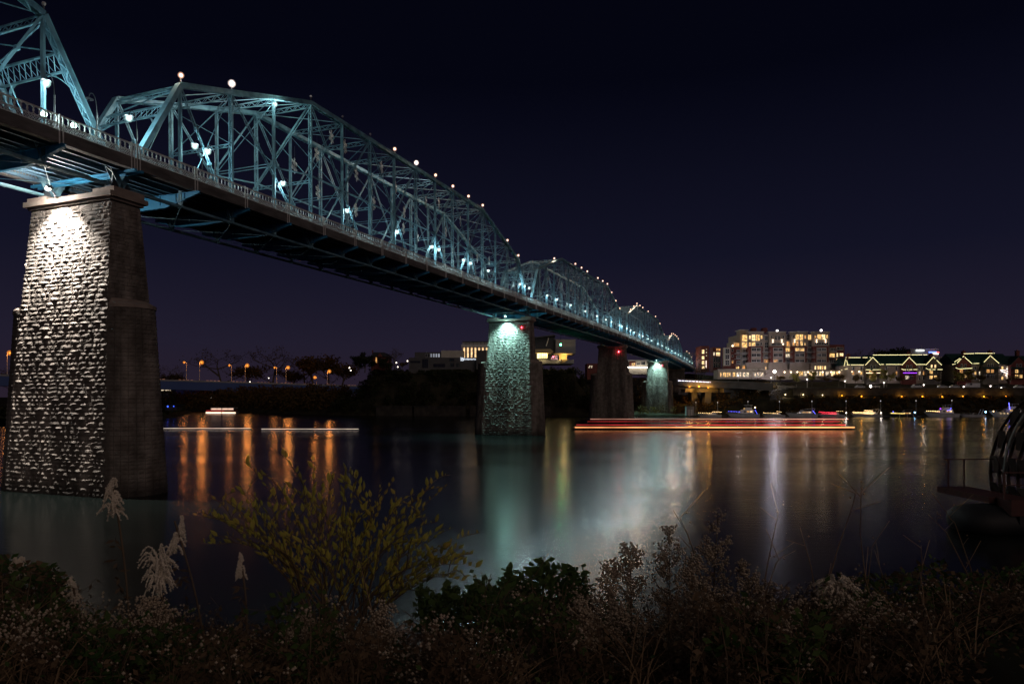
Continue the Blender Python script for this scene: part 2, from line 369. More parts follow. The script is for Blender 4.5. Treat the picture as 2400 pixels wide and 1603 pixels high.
def span_parts(s0, s1, n, zt, src=None):
    """one simple span; src = an already built equal span to copy"""
    L = s1 - s0; a = B(s0, 0, 0); b = B(s1, 0, 0)
    Mw = Matrix.Translation(a) @ Matrix.Rotation(RZ, 4, 'Z') @ Matrix.Rotation(-math.atan2(b.z - a.z, L), 4, 'Y')
    Ml = WM[TB].inverted() @ Mw
    out = []
    if src:
        for ch in src:
            c = ch.copy(); COL.objects.link(c); c.parent = TB; c.matrix_local = Ml; out.append(c)
            for g in list(ch.children):
                d = g.copy(); COL.objects.link(d); d.parent = c
        return out
    p = L / n; X = [i * p for i in range(n + 1)]
    def part(mb, name, m, **k):
        o = mb.build(name, m, TB, local=True, **k); o.matrix_local = Ml; out.append(o); return o
    def sub(mb, name, m, par, **k): return mb.build(name, m, par, local=True, **k)
    top = [None] + [Vector((X[i], 0, zt[i])) for i in range(1, n)] + [None]
    bot = [Vector((x, 0, ZC)) for x in X]
    lat3 = Vector((0, 1, 0))
    for sd in (-1, 1):
        o = Vector((0, sd * LAT, 0)); mb = MB()
        ch = [bot[0]] + top[1:n] + [bot[n]]
        for i, (q0, q1) in enumerate(zip(ch, ch[1:])):                       # end posts and top chord: side plates, cover plate, lacing below
            q0 = q0 + o; q1 = q1 + o
            d = (q1 - q0).normalized(); up = Vector((-d.z, 0, d.x))
            for k in (-1, 1): mb.bar(q0 + lat3 * k * 0.26, q1 + lat3 * k * 0.26, 0.05, 0.42, up=up)
            mb.bar(q0 + up * 0.22, q1 + up * 0.22, 0.62, 0.04, up=up)
            N = int((q1 - q0).length / 0.6)
            for j in range(N):
                k = 1 if j % 2 else -1
                mb.bar(q0.lerp(q1, j / N) - up * 0.21 + lat3 * k * 0.26, q0.lerp(q1, (j + 1) / N) - up * 0.21 - lat3 * k * 0.26, 0.08, 0.02, up=up)
        for i in range(n):                                                   # bottom chord eyebars
            for k in (-1, 1): mb.bar(bot[i] + o + lat3 * k * 0.16, bot[i + 1] + o + lat3 * k * 0.16, 0.05, 0.2)
        for q in bot: mb.tube([q + o - lat3 * 0.3, q + o + lat3 * 0.3], 0.11, 8)
        tr = part(mb, 'truss', M_steel)
        for i in range(1, n):
            mb = MB(); main = i % 2 == 0
            if main: laced(mb, bot[i] + o, top[i] + o, 0.36, 0.24, lat3, pitch=0.5)
            else: laced(mb, bot[i] + o, top[i] + o, 0.30, 0.16, lat3, bars=False); mb.bar(bot[i] + o, top[i] + o, 0.10, 0.2, up=lat3)
            sub(mb, 'vertical', M_steel, tr)
        def pair(i0, i1, name, fn):
            for mir in (False, True):
                q0 = Vector((L - top[i0].x if mir else top[i0].x, 0, top[i0].z)); q1 = Vector((L - bot[i1].x if mir else bot[i1].x, 0, ZC))
                mb = MB(); fn(mb, q0 + o, q1 + o); sub(mb, name, M_steel, tr)
        pair(1, 2, 'diagonal', eyebars)
        pair(2, 1, 'counter', lambda m, a, b: m.bar(a, b, 0.05, 0.06))
        i = 2
        while i + 2 <= n // 2:
            pair(i, i + 2, 'diagonal', eyebars)
            pair(i + 2, i, 'counter', lambda m, a, b: laced(m, a, b, 0.16, 0.10, lat3, bars=False, t=0.04))
            i += 2
        if i < n // 2: pair(i, i + 1, 'diagonal', eyebars)
        if n >= 14:
            for i in range(3, n - 3):
                z0 = (top[i].z + ZC) / 2; z1 = (top[i + 1].z + ZC) / 2
                mb = MB(); laced(mb, Vector((X[i], 0, z0)) + o, Vector((X[i + 1], 0, z1)) + o, 0.22, 0.1, lat3, bars=False); sub(mb, 'longitudinal_strut', M_steel, tr)
    for i in range(1, n):                                                    # cross frames between the two trusses
        mb = MB(); y = Vector((0, LAT, 0)); x = X[i]; z = zt[i]
        up = Vector((0, 0, 1))
        laced(mb, (x, -LAT, z - 0.25), (x, LAT, z - 0.25), 0.5, 0.18, up, pitch=0.6)
        zs = 5.4 if z > 9.5 else 5.0
        if i not in (1, n - 1):
            laced(mb, (x, -LAT, zs), (x, LAT, zs), 0.3, 0.12, up, pitch=0.5, bars=(i % 2 == 0))
            for k in (-1, 1): mb.bar((x, -k * LAT, z - 0.5), (x, k * LAT, zs + 0.1), 0.07, 0.05)
        if 1 <= i < n - 1:
            for k in (-1, 1): mb.bar((x, -k * LAT, z), (X[i + 1], k * LAT, zt[i + 1]), 0.07, 0.07)
        part(mb, 'cross_frame', M_steel)
    for e in (0, 1):                                                         # arched portals in the end posts' plane
        f = (lambda x: x) if e == 0 else (lambda x: L - x)
        hip = top[1]
        q = lambda t, y: Vector((f(hip.x * t), y, ZC + (hip.z - ZC) * t))
        mb = MB(); nrm = Vector((1, 0, 0))
        t0, t1 = 0.70, 0.80
        for t in (t0, t1, 0.97): mb.bar(q(t, -LAT), q(t, LAT), 0.16, 0.14)
        K = 12
        for j in range(K):
            a, b2 = -LAT + 2 * LAT * j / K, -LAT + 2 * LAT * (j + 1) / K
            mb.bar(q(t0, a), q(t1, b2), 0.06, 0.03); mb.bar(q(t1, a), q(t0, b2), 0.06, 0.03)
        for k in (-1, 1): mb.bar(q(t1, -k * LAT), q(0.97, k * LAT), 0.12, 0.06)
        for sd in (-1, 1):
            ps = []
            for j in range(9):
                an = math.pi / 2 * j / 8; ps.append(q(t0 - 0.24 * (1 - math.sin(an)), sd * (LAT - 2.2 * (1 - math.cos(an)))))
            for u0, u1 in zip(ps, ps[1:]): mb.bar(u0, u1, 0.22, 0.05)
            for j in (2, 4, 6): mb.bar(ps[j], q(t0, ps[j].y), 0.07, 0.03)
        part(mb, 'portal', M_steel)
    # ---- floor
    mb = MB(); mb.box2((0.05, -5.45, -0.28), (L - 0.05, 5.45, 0))
    dk = part(mb, 'deck', M_deck)
    for sd in (-1, 1):
        for i in range(n):
            mb = MB(); x0, x1 = X[i] + 0.04, X[i + 1] - 0.04
            mb.box2((x0, sd * 5.46, -0.85), (x1, sd * 5.72, -0.02)); mb.box2((x0, sd * 5.2, -0.93), (x1, sd * 5.75, -0.852))
            N = 24
            for j in range(N): mb.box2((x0 + (x1 - x0) * j / N, sd * 4.5, -0.72), (x0 + (x1 - x0) * (j + 0.55) / N, sd * 5.1, -0.60))
            sub(mb, 'fascia_beam', M_fascia, dk)
    for y in (-4.6, -3.0, -2.1, -1.2, 0, 1.2, 2.1, 3.0, 4.6):
        mb = MB(); mb.box2((0.05, y - 0.02, -0.95), (L - 0.05, y + 0.02, -0.285))
        mb.box2((0.05, y - 0.12, -0.99), (L - 0.05, y + 0.12, -0.952)); sub(mb, 'stringer', M_stringer, dk)
    for i in range(n + 1):
        mb = MB(); x = X[i] + (0.3 if i == 0 else -0.3 if i == n else 0)
        if i in (0, n):
            mb.bar((x, -6.1, -1.1), (x, 6.1, -1.1), 0.25, 0.2); sub(mb, 'end_strut', M_steel_d, dk); continue
        db = -2.12 if 0 < i < n else -1.5
        poly = [(-6.1, -1.0), (6.1, -1.0), (6.1, -1.22), (4.4, -1.62 if db < -2 else -1.4), (2.2, db), (-2.2, db), (-4.4, -1.62 if db < -2 else -1.4), (-6.1, -1.22)]
        mb.prism([(x - 0.03, y, z) for y, z in poly], (0.06, 0, 0))
        for (ya, za), (yb, zb) in zip(poly[2:], poly[3:]): mb.bar((x, ya, za), (x, yb, zb), 0.3, 0.05)
        mb.bar((x, -6.1, -1.0), (x, 6.1, -1.0), 0.3, 0.04)
        for y in (-LAT - 0.5, -LAT + 0.5, LAT - 0.5, LAT + 0.5, -1.5, 1.5): mb.box((x, y, -1.35), (0.24, 0.05, (0.72 if abs(y) > 3 else 0.95) if db < -2 else 0.3))
        sub(mb, 'floor_beam', M_steel_d, dk)
        mb = MB()
        for sd in (-1, 1):
            for k in (-1, 1): mb.bar((x, sd * LAT + k * 0.45, -1.3), (X[i], sd * LAT + k * 0.1, ZC), 0.09, 0.09)
            if i < n: mb.bar((X[i], sd * LAT, ZC + 0.02), (X[i + 1], -sd * LAT, ZC + 0.02), 0.05, 0.05)
        sub(mb, 'beam_hanger', M_steel, dk)
    for sd in (-1, 1):
        y = sd * 5.6; mb = MB()
        for z, h in ((1.08, 0.09), (0.46, 0.05), (0.06, 0.05)): mb.box((L / 2, y, z), (L - 0.1, 0.09 if z > 1 else 0.05, h))
        rl = part(mb, 'railing', M_rail)
        for i in range(n + 1):
            x = X[i] + (0.25 if i == 0 else -0.25 if i == n else 0)
            mb = MB()
            for dx in (-0.14, 0.14): mb.box((x + dx, y + sd * 0.16, 0.04), (0.07, 0.05, 2.1))
            mb.box((x, y, 0.6), (0.1, 0.1, 1.16)); sub(mb, 'railing_post', M_rail, rl)
        mb = MB(); N = int(L / 0.42)
        for j in range(N):
            cx_ = (j + 0.5) * L / N; ps = [Vector((cx_ + 0.25 * math.cos(t * math.pi / 5), y, 0.77 + 0.285 * math.sin(t * math.pi / 5))) for t in range(11)]
            for u0, u1 in zip(ps, ps[1:]): mb.bar(u0, u1, 0.045, 0.05, up=(0, 1, 0))
        sub(mb, 'hoop_row', M_rail, rl, kind='stuff')
        mb = MB(); N = int(L / 0.2)
        for j in range(N):
            x0 = j * 0.2
            for k in (0, 1): mb.bar((x0, y, 0.08 if k else 0.44), (min(L, x0 + 0.36), y, 0.44 if k else 0.08), 0.032, 0.03, up=(0, 1, 0))
        sub(mb, 'lattice_panel', M_rail, rl, kind='stuff')
    return out
z16 = [0, 8.65, 10.5, 12.45, 14.3] + [14.3] * 8 + [12.45, 10.5, 8.65, 0]
sB = span_parts(0, 98, 16, z16)
for a, b in ((-98, 0), (98, 196), (196, 294)): span_parts(a, b, 16, z16, src=sB)
span_parts(294, 358, 10, [0, 7.8, 9.8, 11.6, 12.2, 12.2, 12.2, 11.6, 9.8, 7.8, 0])
span_parts(358, 406, 8, [0, 6.4, 7.4, 7.8, 7.8, 7.8, 7.4, 6.4, 0])

# ================================================================ STONE PIERS
random.seed(11)
def stone_variant(k):
    """rock-faced block, unit wide, 1 high, front at x = 0 (outwards -x); returns verts, faces"""
    nx, nz = 5, 4; v = []; f = []
    big = random.uniform(0.028, 0.07); px, pz = random.uniform(.3, .7), random.uniform(.3, .75)
    for i in range(nx + 1):
        for j in range(nz + 1):
            a, c = i / nx, j / nz
            edge = min(a, 1 - a) * 3.0; edge2 = min(c, 1 - c) * 3.2
            bul = big * min(1, edge) * min(1, edge2) * (0.7 + 0.6 * math.exp(-((a - px) ** 2 + (c - pz) ** 2) * 5))
            ns = random.uniform(-1, 1) * 0.018 if 0 < i < nx and 0 < j < nz else random.uniform(0, 0.018)
            v.append((-(bul + ns), 0.03 + a * 0.94 + (random.uniform(-.03, .03) if 0 < i < nx else 0), 0.04 + c * 0.92 + (random.uniform(-.05, .05) if 0 < j < nz else 0)))
    for i in range(nx):
        for j in range(nz):
            q = i * (nz + 1) + j; f.append((q, q + 1, q + nz + 2, q + nz + 1))
    n0 = len(v)
    ring = [i * (nz + 1) for i in range(nx + 1)] + [nx * (nz + 1) + j for j in range(1, nz + 1)] + [i * (nz + 1) + nz for i in range(nx - 1, -1, -1)] + [j for j in range(nz - 1, 0, -1)]
    v += [(0.12, v[r][1], v[r][2]) for r in ring]
    for a in range(len(ring)):
        b = (a + 1) % len(ring); f.append((ring[a], ring[b], n0 + b, n0 + a))
    return v, f
VARS = [stone_variant(k) for k in range(16)]
VMESH = []
for v, f in VARS:
    me = bpy.data.meshes.new('stone'); me.from_pydata(v, [], f); me.materials.append(M_stone); me.update(); VMESH.append(me)
ZTOP, ZNOSE = 23.4, 14.8
def outline(z):
    """plan of the pier at height z, local (along bridge, lateral): rectangle above, round noses below"""
    hs = 1.3 + 0.075 * (ZTOP - max(z, ZNOSE)) + 0.055 * max(0, ZNOSE - z); hl = 4.675 + 0.048 * (ZTOP - z)
    if z >= ZNOSE: return [(-hs, hl), (-hs, -hl), (hs, -hl), (hs, hl)], hs, hl
    pts = [(-hs, hl), (-hs, -hl)]
    r = 2.05
    for j in range(1, 12): an = math.pi * j / 12; pts.append((-hs * .92 * math.cos(an), -hl - r * .85 * math.sin(an) * 1.08))
    pts += [(hs, -hl), (hs, hl)]
    for j in range(1, 12): an = math.pi * j / 12; pts.append((hs * .92 * math.cos(an), hl + r * 1.2 * math.sin(an) * 1.08))
    return pts, hs, hl
rngs = random.Random(5)
STONES = []                                    # (matrix in pier frame, variant, on lit north face)
z = -0.8
while z < ZTOP - 0.2:
    h = rngs.choice((0.26, 0.30, 0.34, 0.38, 0.42))
    if z < ZNOSE < z + h: h = ZNOSE - z + 0.001 if ZNOSE - z > 0.2 else h
    if z + h > ZTOP: h = ZTOP - z
    pts, hs, hl = outline(z + h / 2); n = len(pts)
    tilt = math.atan(0.075)
    for i in range(n):
        a = Vector((*pts[i], 0)); b = Vector((*pts[(i + 1) % n], 0)); d = b - a; L = d.length; d /= L
        out = Vector((d.y, -d.x, 0))
        if out.dot((a + b) / 2) < 0: out = -out
        curved = L < 1.6
        pos = rngs.uniform(-0.5, 0) if not curved else 0
        while pos < L - 0.05:
            wd = L if curved else rngs.choice((0.45, 0.6, 0.8, 1.0, 1.25, 1.5)) * rngs.uniform(.9, 1.1)
            x0, x1 = max(0, pos), min(L, pos + wd)
            if L - x1 < 0.3: x1 = L
            if x1 - x0 > 0.15:
                c = a + d * x0; c.z = z
                dep = rngs.uniform(0.75, 1.35) * (1.0 if i == 0 else 0.55)
                M = Matrix((( -out.x * dep, d.x * (x1 - x0), 0, c.x), (-out.y * dep, d.y * (x1 - x0), 0, c.y), (0, 0, h, c.z), (0, 0, 0, 1)))
                sh = Matrix.Identity(4)
                STONES.append((M, rngs.randrange(16), i == 0, c.z))
            pos = x1 if x1 == L else pos + wd
    z += h
def make_pier(idx, s, name, label, sep):
    top = deckz(s) - 2.95; base = 0 if s < 320 else 4.0
    t = thing(name, label, 'pier', B(s, 0, z=0), RZ, 'stone bridge piers')
    k = top / (ZTOP + 0.62)
    S = Matrix.Diagonal((1, 1, k, 1))
    mb = MB(); rings = []
    for z in (-1.2, 4, 9, ZNOSE):
        p, hs, hl = outline(min(z, ZNOSE - 0.01)); rings.append([(x * 0.985, y * 0.992, z * k) for x, y in p])
    mb.loft(rings)
    rings = []
    for z in (ZNOSE - 0.1, ZTOP): p, hs, hl = outline(max(z, ZNOSE + 0.01)); rings.append([(x * 0.985, y * 0.994, z * k) for x, y in p])
    mb.loft(rings); mb.build('core', M_mortar, t, local=True)
    # nose caps: half-cones of dressed stone on the shoulders
    p, hs, hl = outline(ZNOSE - 0.01)
    for sd in (-1, 1):
        mb = MB(); arc = [(hs * .96 * math.cos(math.pi * j / 12), sd * (hl + (2.75 if sd > 0 else 1.98) * math.sin(math.pi * j / 12))) for j in range(13)]
        mb.loft([[(x, y, ZNOSE * k) for x, y in arc], [(x, y, (ZNOSE + 0.28) * k) for x, y in arc], [(x * 0.9, sd * (hl - 0.3) + (y - sd * hl) * 0.55, (ZNOSE + 0.75) * k) for x, y in arc]])
        mb.build('nose_cap', M_coping, t, local=True)
    mb = MB(); hs, hl = 1.3, 4.675; zz = ZTOP * k
    mb.box2((-hs - .18, -hl - .18, zz), (hs + .18, hl + .18, zz + 0.22)); mb.box2((-hs - .42, -hl - .42, zz + 0.222), (hs + .42, hl + .42, zz + 0.62))
    mb.build('coping', M_coping, t, local=True)
    for sd in (-1, 1):
        mb = MB(); mb.box2((-hs - .1, sd * (LAT - 1.2), zz + .622), (hs + .1, sd * (LAT + 1.15), zz + 1.02)); mb.build('bearing_block', M_coping, t, local=True)
        mb = MB(); mb.box2((-1.0, sd * LAT - .35, zz + 1.022), (1.0, sd * LAT + .35, zz + 1.3))
        for dx in (-.55, .55): mb.prism([(dx - .4, sd * LAT - .2, zz + 1.3), (dx + .4, sd * LAT - .2, zz + 1.3), (dx + .1, sd * LAT - .2, zz + 1.75), (dx - .1, sd * LAT - .2, zz + 1.75)], (0, .4, 0))
        mb.build('bearing_shoe', M_iron, t, local=True)
    one = [q for q in STONES if q[2] and q[3] > -0.35]; one = one[::max(1, round(len(one) / 300 + 0.49))][:300] if sep else []
    ids = {id(q) for q in one}
    for q in one:
        o = bpy.data.objects.new('stone', VMESH[q[1]]); COL.objects.link(o); o.parent = t; o.matrix_local = S @ q[0]
    mb = MB()
    for q in STONES:
        if id(q) in ids: continue
        M = S @ q[0]; v, f = VARS[q[1]]; n0 = mb.pts([M @ Vector(p) for p in v])
        for a in f: mb.face(*(n0 + i for i in a))
    mb.build('stone_facing', M_stone, t, local=True, kind='stuff')
    return t
pier1 = make_pier(1, 0, 'bridge_pier', 'near tall stone pier with rounded base, brightly lit white from above', True)
pier2 = make_pier(2, 98, 'bridge_pier', 'stone pier in mid river lit teal from above', False)
def pier_copy(s, label):
    t = thing('bridge_pier', label, 'pier', B(s, 0, z=0), RZ, 'stone bridge piers')
    t.scale = (1, 1, (deckz(s) - 2.95) / (deckz(98) - 2.95)); copy_parts(pier2, t); return t
pier_copy(196, 'dark unlit stone pier with a red glow under its cap')
pier_copy(294, 'small far stone pier lit teal at the far shore')
pier_copy(358, 'farthest dark stone pier, standing on the far bank')

def spot(name, loc, target, energy, color, size, blend, parent, radius=0.12):
    d = bpy.data.lights.new(name, 'SPOT'); d.energy = energy; d.color = color; d.spot_size = R(size); d.spot_blend = blend; d.shadow_soft_size = radius
    o = bpy.data.objects.new(name, d); COL.objects.link(o); o.parent = parent
    Mi = WM[parent].inverted(); v = Vector(target) - Vector(loc)
    M = Matrix.Translation(Vector(loc)) @ v.to_track_quat('-Z', 'Y').to_matrix().to_4x4()
    o.matrix_local = Mi @ M; return o
def flood(s, lat, label, em, color, energy, spill):
    top = deckz(s) - 2.95; loc = B(s, lat, z=top + 0.5) - Vector((SX, CX, 0)) * 2.45
    t = thing('pier_floodlight', label, 'floodlight', loc, RZ, 'floodlights on the pier tops')
    mb = MB(); mb.tube([(0.62, 0, -0.46), (0.1, 0, 0.1)], 0.05, 6); mb.box((0.66, 0, -0.46), (0.3, 0.3, 0.06)); mb.build('bracket', M_dark, t, local=True)
    mb = MB(); mb.loft([[(x * q, y * q, z) for x, y in ((-.2, -.26), (.2, -.26), (.2, .26), (-.2, .26))] for q, z in ((0.6, 0.3), (1, 0.1), (1.05, 0.0))]); mb.build('housing', M_dark, t, local=True)
    mb = MB(); mb.ball((-0.05, 0, 0.02), 0.2, 10, 6); mb.build('lens', em, t, local=True, smooth=True)
    foot = B(s, lat, z=2.0) - Vector((SX, CX, 0)) * (1.3 + 0.065 * 21 + 1.1)
    spot('beam', loc + Vector((0, 0, -0.25)), foot, energy, color, 112, 1.0, t)
    if spill: glow(t, (-0.05, 0, 0.02), spill, color, 0.24)
    return t
flood(0, 0.9, 'bright white floodlight on top of the near stone pier', E_flood, (1.0, 0.93, 0.84), 70000, 11000)
flood(98, 0.4, 'teal-white floodlight on top of the mid-river pier', E_teal, (0.45, 1.0, 0.92), 40000, 2500)
flood(294, 0.2, 'teal-white floodlight on top of the small far pier', E_teal, (0.5, 1.0, 0.92), 40000, 2500)

# ================================================================ LAMPS OF THE BRIDGE
def globe_mesh(name, r, em):
    mb = MB(); mb.ball((0, 0, 0), r, 8, 5); me = mb.mesh(name, em, smooth=True); return me
G_white = globe_mesh('lamp_globe', 0.20, E_white); G_warm = globe_mesh('lamp_globe', 0.16, E_warm); G_bright = globe_mesh('lamp_globe', 0.24, E_warm2)
S_white = globe_mesh('halo_shell', 0.31, halo_mat('halo_cool', (.6, .95, .95), .8, .5)); S_warm = globe_mesh('halo_shell', 0.27, halo_mat('halo_warm', (1, .52, .36), .8, .5)); S_bright = globe_mesh('halo_shell', 0.37, halo_mat('halo_bright', (1, .82, .78), .9, .5))  # the larger balls are added glowing shells that give each globe a halo
def curve_pts(f, n): return [Vector(f(i / n)) for i in range(n + 1)]
mb = MB(); mb.tube([(0, 0, 0), (0, 0, 0.12), (0, 0, 2.6)], [0.11, 0.07, 0.05], 6)
mb.tube(curve_pts(lambda t: (0, 0.45 - 0.45 * math.cos(math.pi * t) + (0.02 if t > .9 else 0), 2.6 + 0.95 * math.sin(math.pi * t) + 1.15 * t), 9), 0.03, 5); me_post = mb.mesh('post', M_dark)
mb = MB(); mb.loft([[(q * math.cos(j * math.pi / 5), 0.9 + q * math.sin(j * math.pi / 5), z) for j in range(10)] for q, z in ((0.05, 3.98), (0.12, 3.9), (0.36, 3.78))]); me_shade = mb.mesh('lamp_shade', M_dark)
def put(me, name, par, loc=(0, 0, 0)):
    o = bpy.data.objects.new(name, me); COL.objects.link(o); o.parent = par; o.location = loc; return o
def deck_lamp(s, label, lit=True, lat=-5.15):
    t = thing('deck_lamp', label, 'lamp', B(s, lat, 0.0), RZ, 'gooseneck lamps along the bridge deck')
    put(me_post, 'post', t); put(me_shade, 'lamp_shade', t); 
    if lit: put(G_white, 'lamp_globe', t, (0, 0.9, 3.62)); put(S_white, 'halo_shell', t, (0, 0.9, 3.62)); glow(t, (0, 0.9, 3.62), 1400, (0.66, 0.96, 1.0), 0.35)
    else:
        mb = MB(); mb.ball((0, 0.9, 3.72), 0.1, 8, 5); mb.build('bulb', M_pane, t, local=True)
    return t
LS = [-6.2, 0.6, 7.4, 8.9, 19.3, 31.1, 43.0, 53.4, 55.6, 64.7, 67.6, 75.4, 92.0, 94.7, 97.6, 110, 117.5, 129.3, 143.8, 157, 168.2, 176, 188, 192, 200, 207, 214, 224, 231, 243, 252, 268, 280, 292, 300, 312, 324, 336, 346, 362, 374, 388, 402]
for i, s in enumerate(LS):
    deck_lamp(s, 'bright white deck lamp left of the near pier, over the left railing' if i == 0 else 'bright white deck lamp, %s along the bridge counted from the near pier' % nth(i))
deck_lamp(-2.9, 'unlit gooseneck deck lamp with a round shade above the near pier', lit=False)
for s, lab in ((-7.0, 'left'), (-4.8, 'right')):
    t = thing('railing_light', '%s one of two low white lights glaring through the railing, upper left' % lab, 'light', B(s, -5.2, 0.0), RZ, 'low lights behind the railing')
    mb = MB(); mb.box((0, 0, 0.35), (0.08, 0.08, 0.7)); mb.box((0, 0, 0.68), (0.3, 0.24, 0.06)); mb.build('stand', M_dark, t, local=True); put(globe_mesh('lamp_globe', 0.22, E_white), 'lamp_globe', t, (0, 0, 0.92)); glow(t, (0, 0, 0.92), 1500, (0.68, 0.97, 1.0), 0.25)
mb = MB(); mb.tube([(0, 0, -0.1), (0, 0, 0.5)], 0.05, 6); mb.box((0, 0, 0.02), (0.3, 0.3, 0.05)); me_stem = mb.mesh('stem', M_dark)
def ztop(s):
    for a, b, n, zt in ((-98, 0, 16, z16), (0, 98, 16, z16), (98, 196, 16, z16), (196, 294, 16, z16), (294, 358, 10, [0, 7.8, 9.8, 11.6, 12.2, 12.2, 12.2, 11.6, 9.8, 7.8, 0]), (358, 406, 8, [0, 6.4, 7.4, 7.8, 7.8, 7.8, 7.4, 6.4, 0])):
        if a <= s < b:
            x = (s - a) / (b - a) * n; i = int(x); return zt[i] + (zt[i + 1] - zt[i]) * (x - i)
    return 7
p16 = 98 / 16
TL = [(1, 0, 1), (2, 0, 2), (3, 0, 3)] + [(i, 0, 0) for i in (4, 5, 6)] + [(7, 0, 1), (8, 0, 2), (9, 0, 1), (10, 0, 1), (11, 0, 1), (12, 0, 1), (14, 0, 1), (15, 0, 1)]
TL += [(i, 98, 1) for i in (3, 6, 7, 8, 10, 11, 12, 13, 14, 15)] + [(i, 196, 1) for i in (2, 3, 4, 5, 6, 8, 11, 13, 15)]
tops = [(b + p16 * i, k) for i, b, k in TL] + [(294 + 6.4 * i, 1) for i in (2, 3, 4, 5, 6, 7)] + [(358 + 6 * i, 1) for i in (3, 5, 7)]
for i, (s, k) in enumerate(tops):
    h = ztop(s) + (0.25 if k != 3 else -1.3)
    nm = {0: 'small unlit lamp', 1: 'warm pinkish lamp', 2: 'very bright white lamp', 3: 'greenish white floodlight hung'}[k]
    t = thing('truss_lamp', '%s on the truss top chord, %s from the near pier' % (nm, nth(i + 1)), 'lamp', B(s, -LAT, h), RZ, 'lamps along the top of the trusses')
    put(me_stem, 'stem', t)
    if k: put({1: G_warm, 2: G_bright, 3: G_white}[k], 'lamp_globe', t, (0, -0.05, 0.68)); put({1: S_warm, 2: S_bright, 3: S_white}[k], 'halo_shell', t, (0, -0.05, 0.68)); glow(t, (0, -0.05, 0.68), {1: 650, 2: 2600, 3: 2400}[k], {1: (1, .66, .45), 2: (1, .9, .85), 3: (.75, 1, .9)}[k], .42)
    else:
        mb = MB(); mb.ball((0, 0, 0.6), 0.13, 8, 5); mb.build('glass', M_frame, t, local=True)
t = thing('truss_lamp', 'small unlit lamp at the peak of the truss in the top left corner', 'lamp', B(-p16, -LAT, z16[1] + .25), RZ, 'lamps along the top of the trusses')
put(me_stem, 'stem', t); mb = MB(); mb.ball((0, 0, 0.6), 0.15, 8, 5); mb.build('glass', M_frame, t, local=True)

# snowflake decorations hung in the truss
M_flake = mat('silver_garland', (0.75, 0.72, 0.68), 0.35, metal=0.3)
mb = MB()
for k in range(6):
    a = k * math.pi / 3 + math.pi / 6; d = Vector((math.cos(a), 0, math.sin(a))); e = Vector((-math.sin(a), 0, math.cos(a)))
    mb.tube([(0, 0, 0), d * 0.78], 0.035, 5)
    for q, l in ((0.38, 0.22), (0.62, 0.2)):
        for sgn in (-1, 1): mb.tube([d * q, d * (q + l * 0.7) + e * sgn * l], 0.03, 5)
    ring = [d * 0.78 + d * 0.1 * math.cos(j * math.pi / 4) + e * 0.1 * math.sin(j * math.pi / 4) for j in range(9)]; mb.tube(ring, 0.025, 4)
me_flake = mb.mesh('flake', M_flake)
mb = MB(); mb.tube([(0, 0, 0.75), (0, 0, 2.2)], 0.015, 4); me_wire = mb.mesh('hanging_wire', M_iron)
FL = [(22.4, 6.6), (26.4, 9.2), (26.6, 4.8), (29.2, 12.2), (32, 12.0), (34.5, 9.2), (34.4, 4.6), (38.6, 6.6), (40.5, 12.0), (44.2, 10.3), (46.6, 7.4), (46.4, 5.0), (50.2, 7.5), (50.5, 4.6), (53.2, 10.6), (57.5, 11.5), (60, 7.5), (62.5, 4.8), (65.5, 10.5), (69, 8.0), (72.5, 5.5), (78, 6.0),
      (121, 9.5), (124.5, 8.0), (128, 12), (139, 11), (150, 7), (158, 10), (172, 8), (181, 6), (186, 4.5)]
for i, (s, h) in enumerate(FL):
    t = thing('snowflake_decoration', 'silver snowflake decoration hung in the lit truss, %s from the left' % nth(i + 1), 'decoration', B(s, -3.3, h), RZ + R(18), 'snowflake decorations in the trusses')
    put(me_flake, 'flake', t); put(me_wire, 'hanging_wire', t)

# navigation lights
def nav(loc, em, label, r=0.2, wire=0.9, e=0, col=(1, .05, .05)):
    t = thing('navigation_light', label, 'signal light', loc, RZ, 'navigation lights on the bridge')
    mb = MB(); mb.tube([(0, 0, 0.2), (0, 0, wire)], 0.04, 5); mb.tube([(0, 0, 0.18), (0, 0, 0.3)], 0.16, 8); mb.build('bracket', M_dark, t, local=True)
    mb = MB(); mb.ball((0, 0, 0), r, 8, 5); mb.build('lens', em, t, local=True, smooth=True)
    if e: glow(t, (0, 0, 0), e, col, r * 1.15)
def north(s, lat, dz, off): return B(s, lat, z=deckz(s) - 2.95 + dz) - Vector((SX, CX, 0)) * off
nav(north(98, -3.0, -1.9, 1.62), E_red, 'small red navigation light near the top of the mid-river pier', 0.10)
nav(north(196, -2.6, -2.0, 1.72), E_red, 'red navigation light glowing on the dark unlit pier', 0.2, e=120)
nav(north(294, -2.2, -2.0, 1.72), E_red, 'small red navigation light on the far teal-lit pier', 0.16)
nav(B(147, 3.9, -5.2), E_green, 'green navigation light hanging under the bridge before the modern museum wing', 0.25, 3.0)
nav(B(140, 3.9, -9.0), E_red, 'small red light below and left of the green navigation light', 0.14, 6.8)
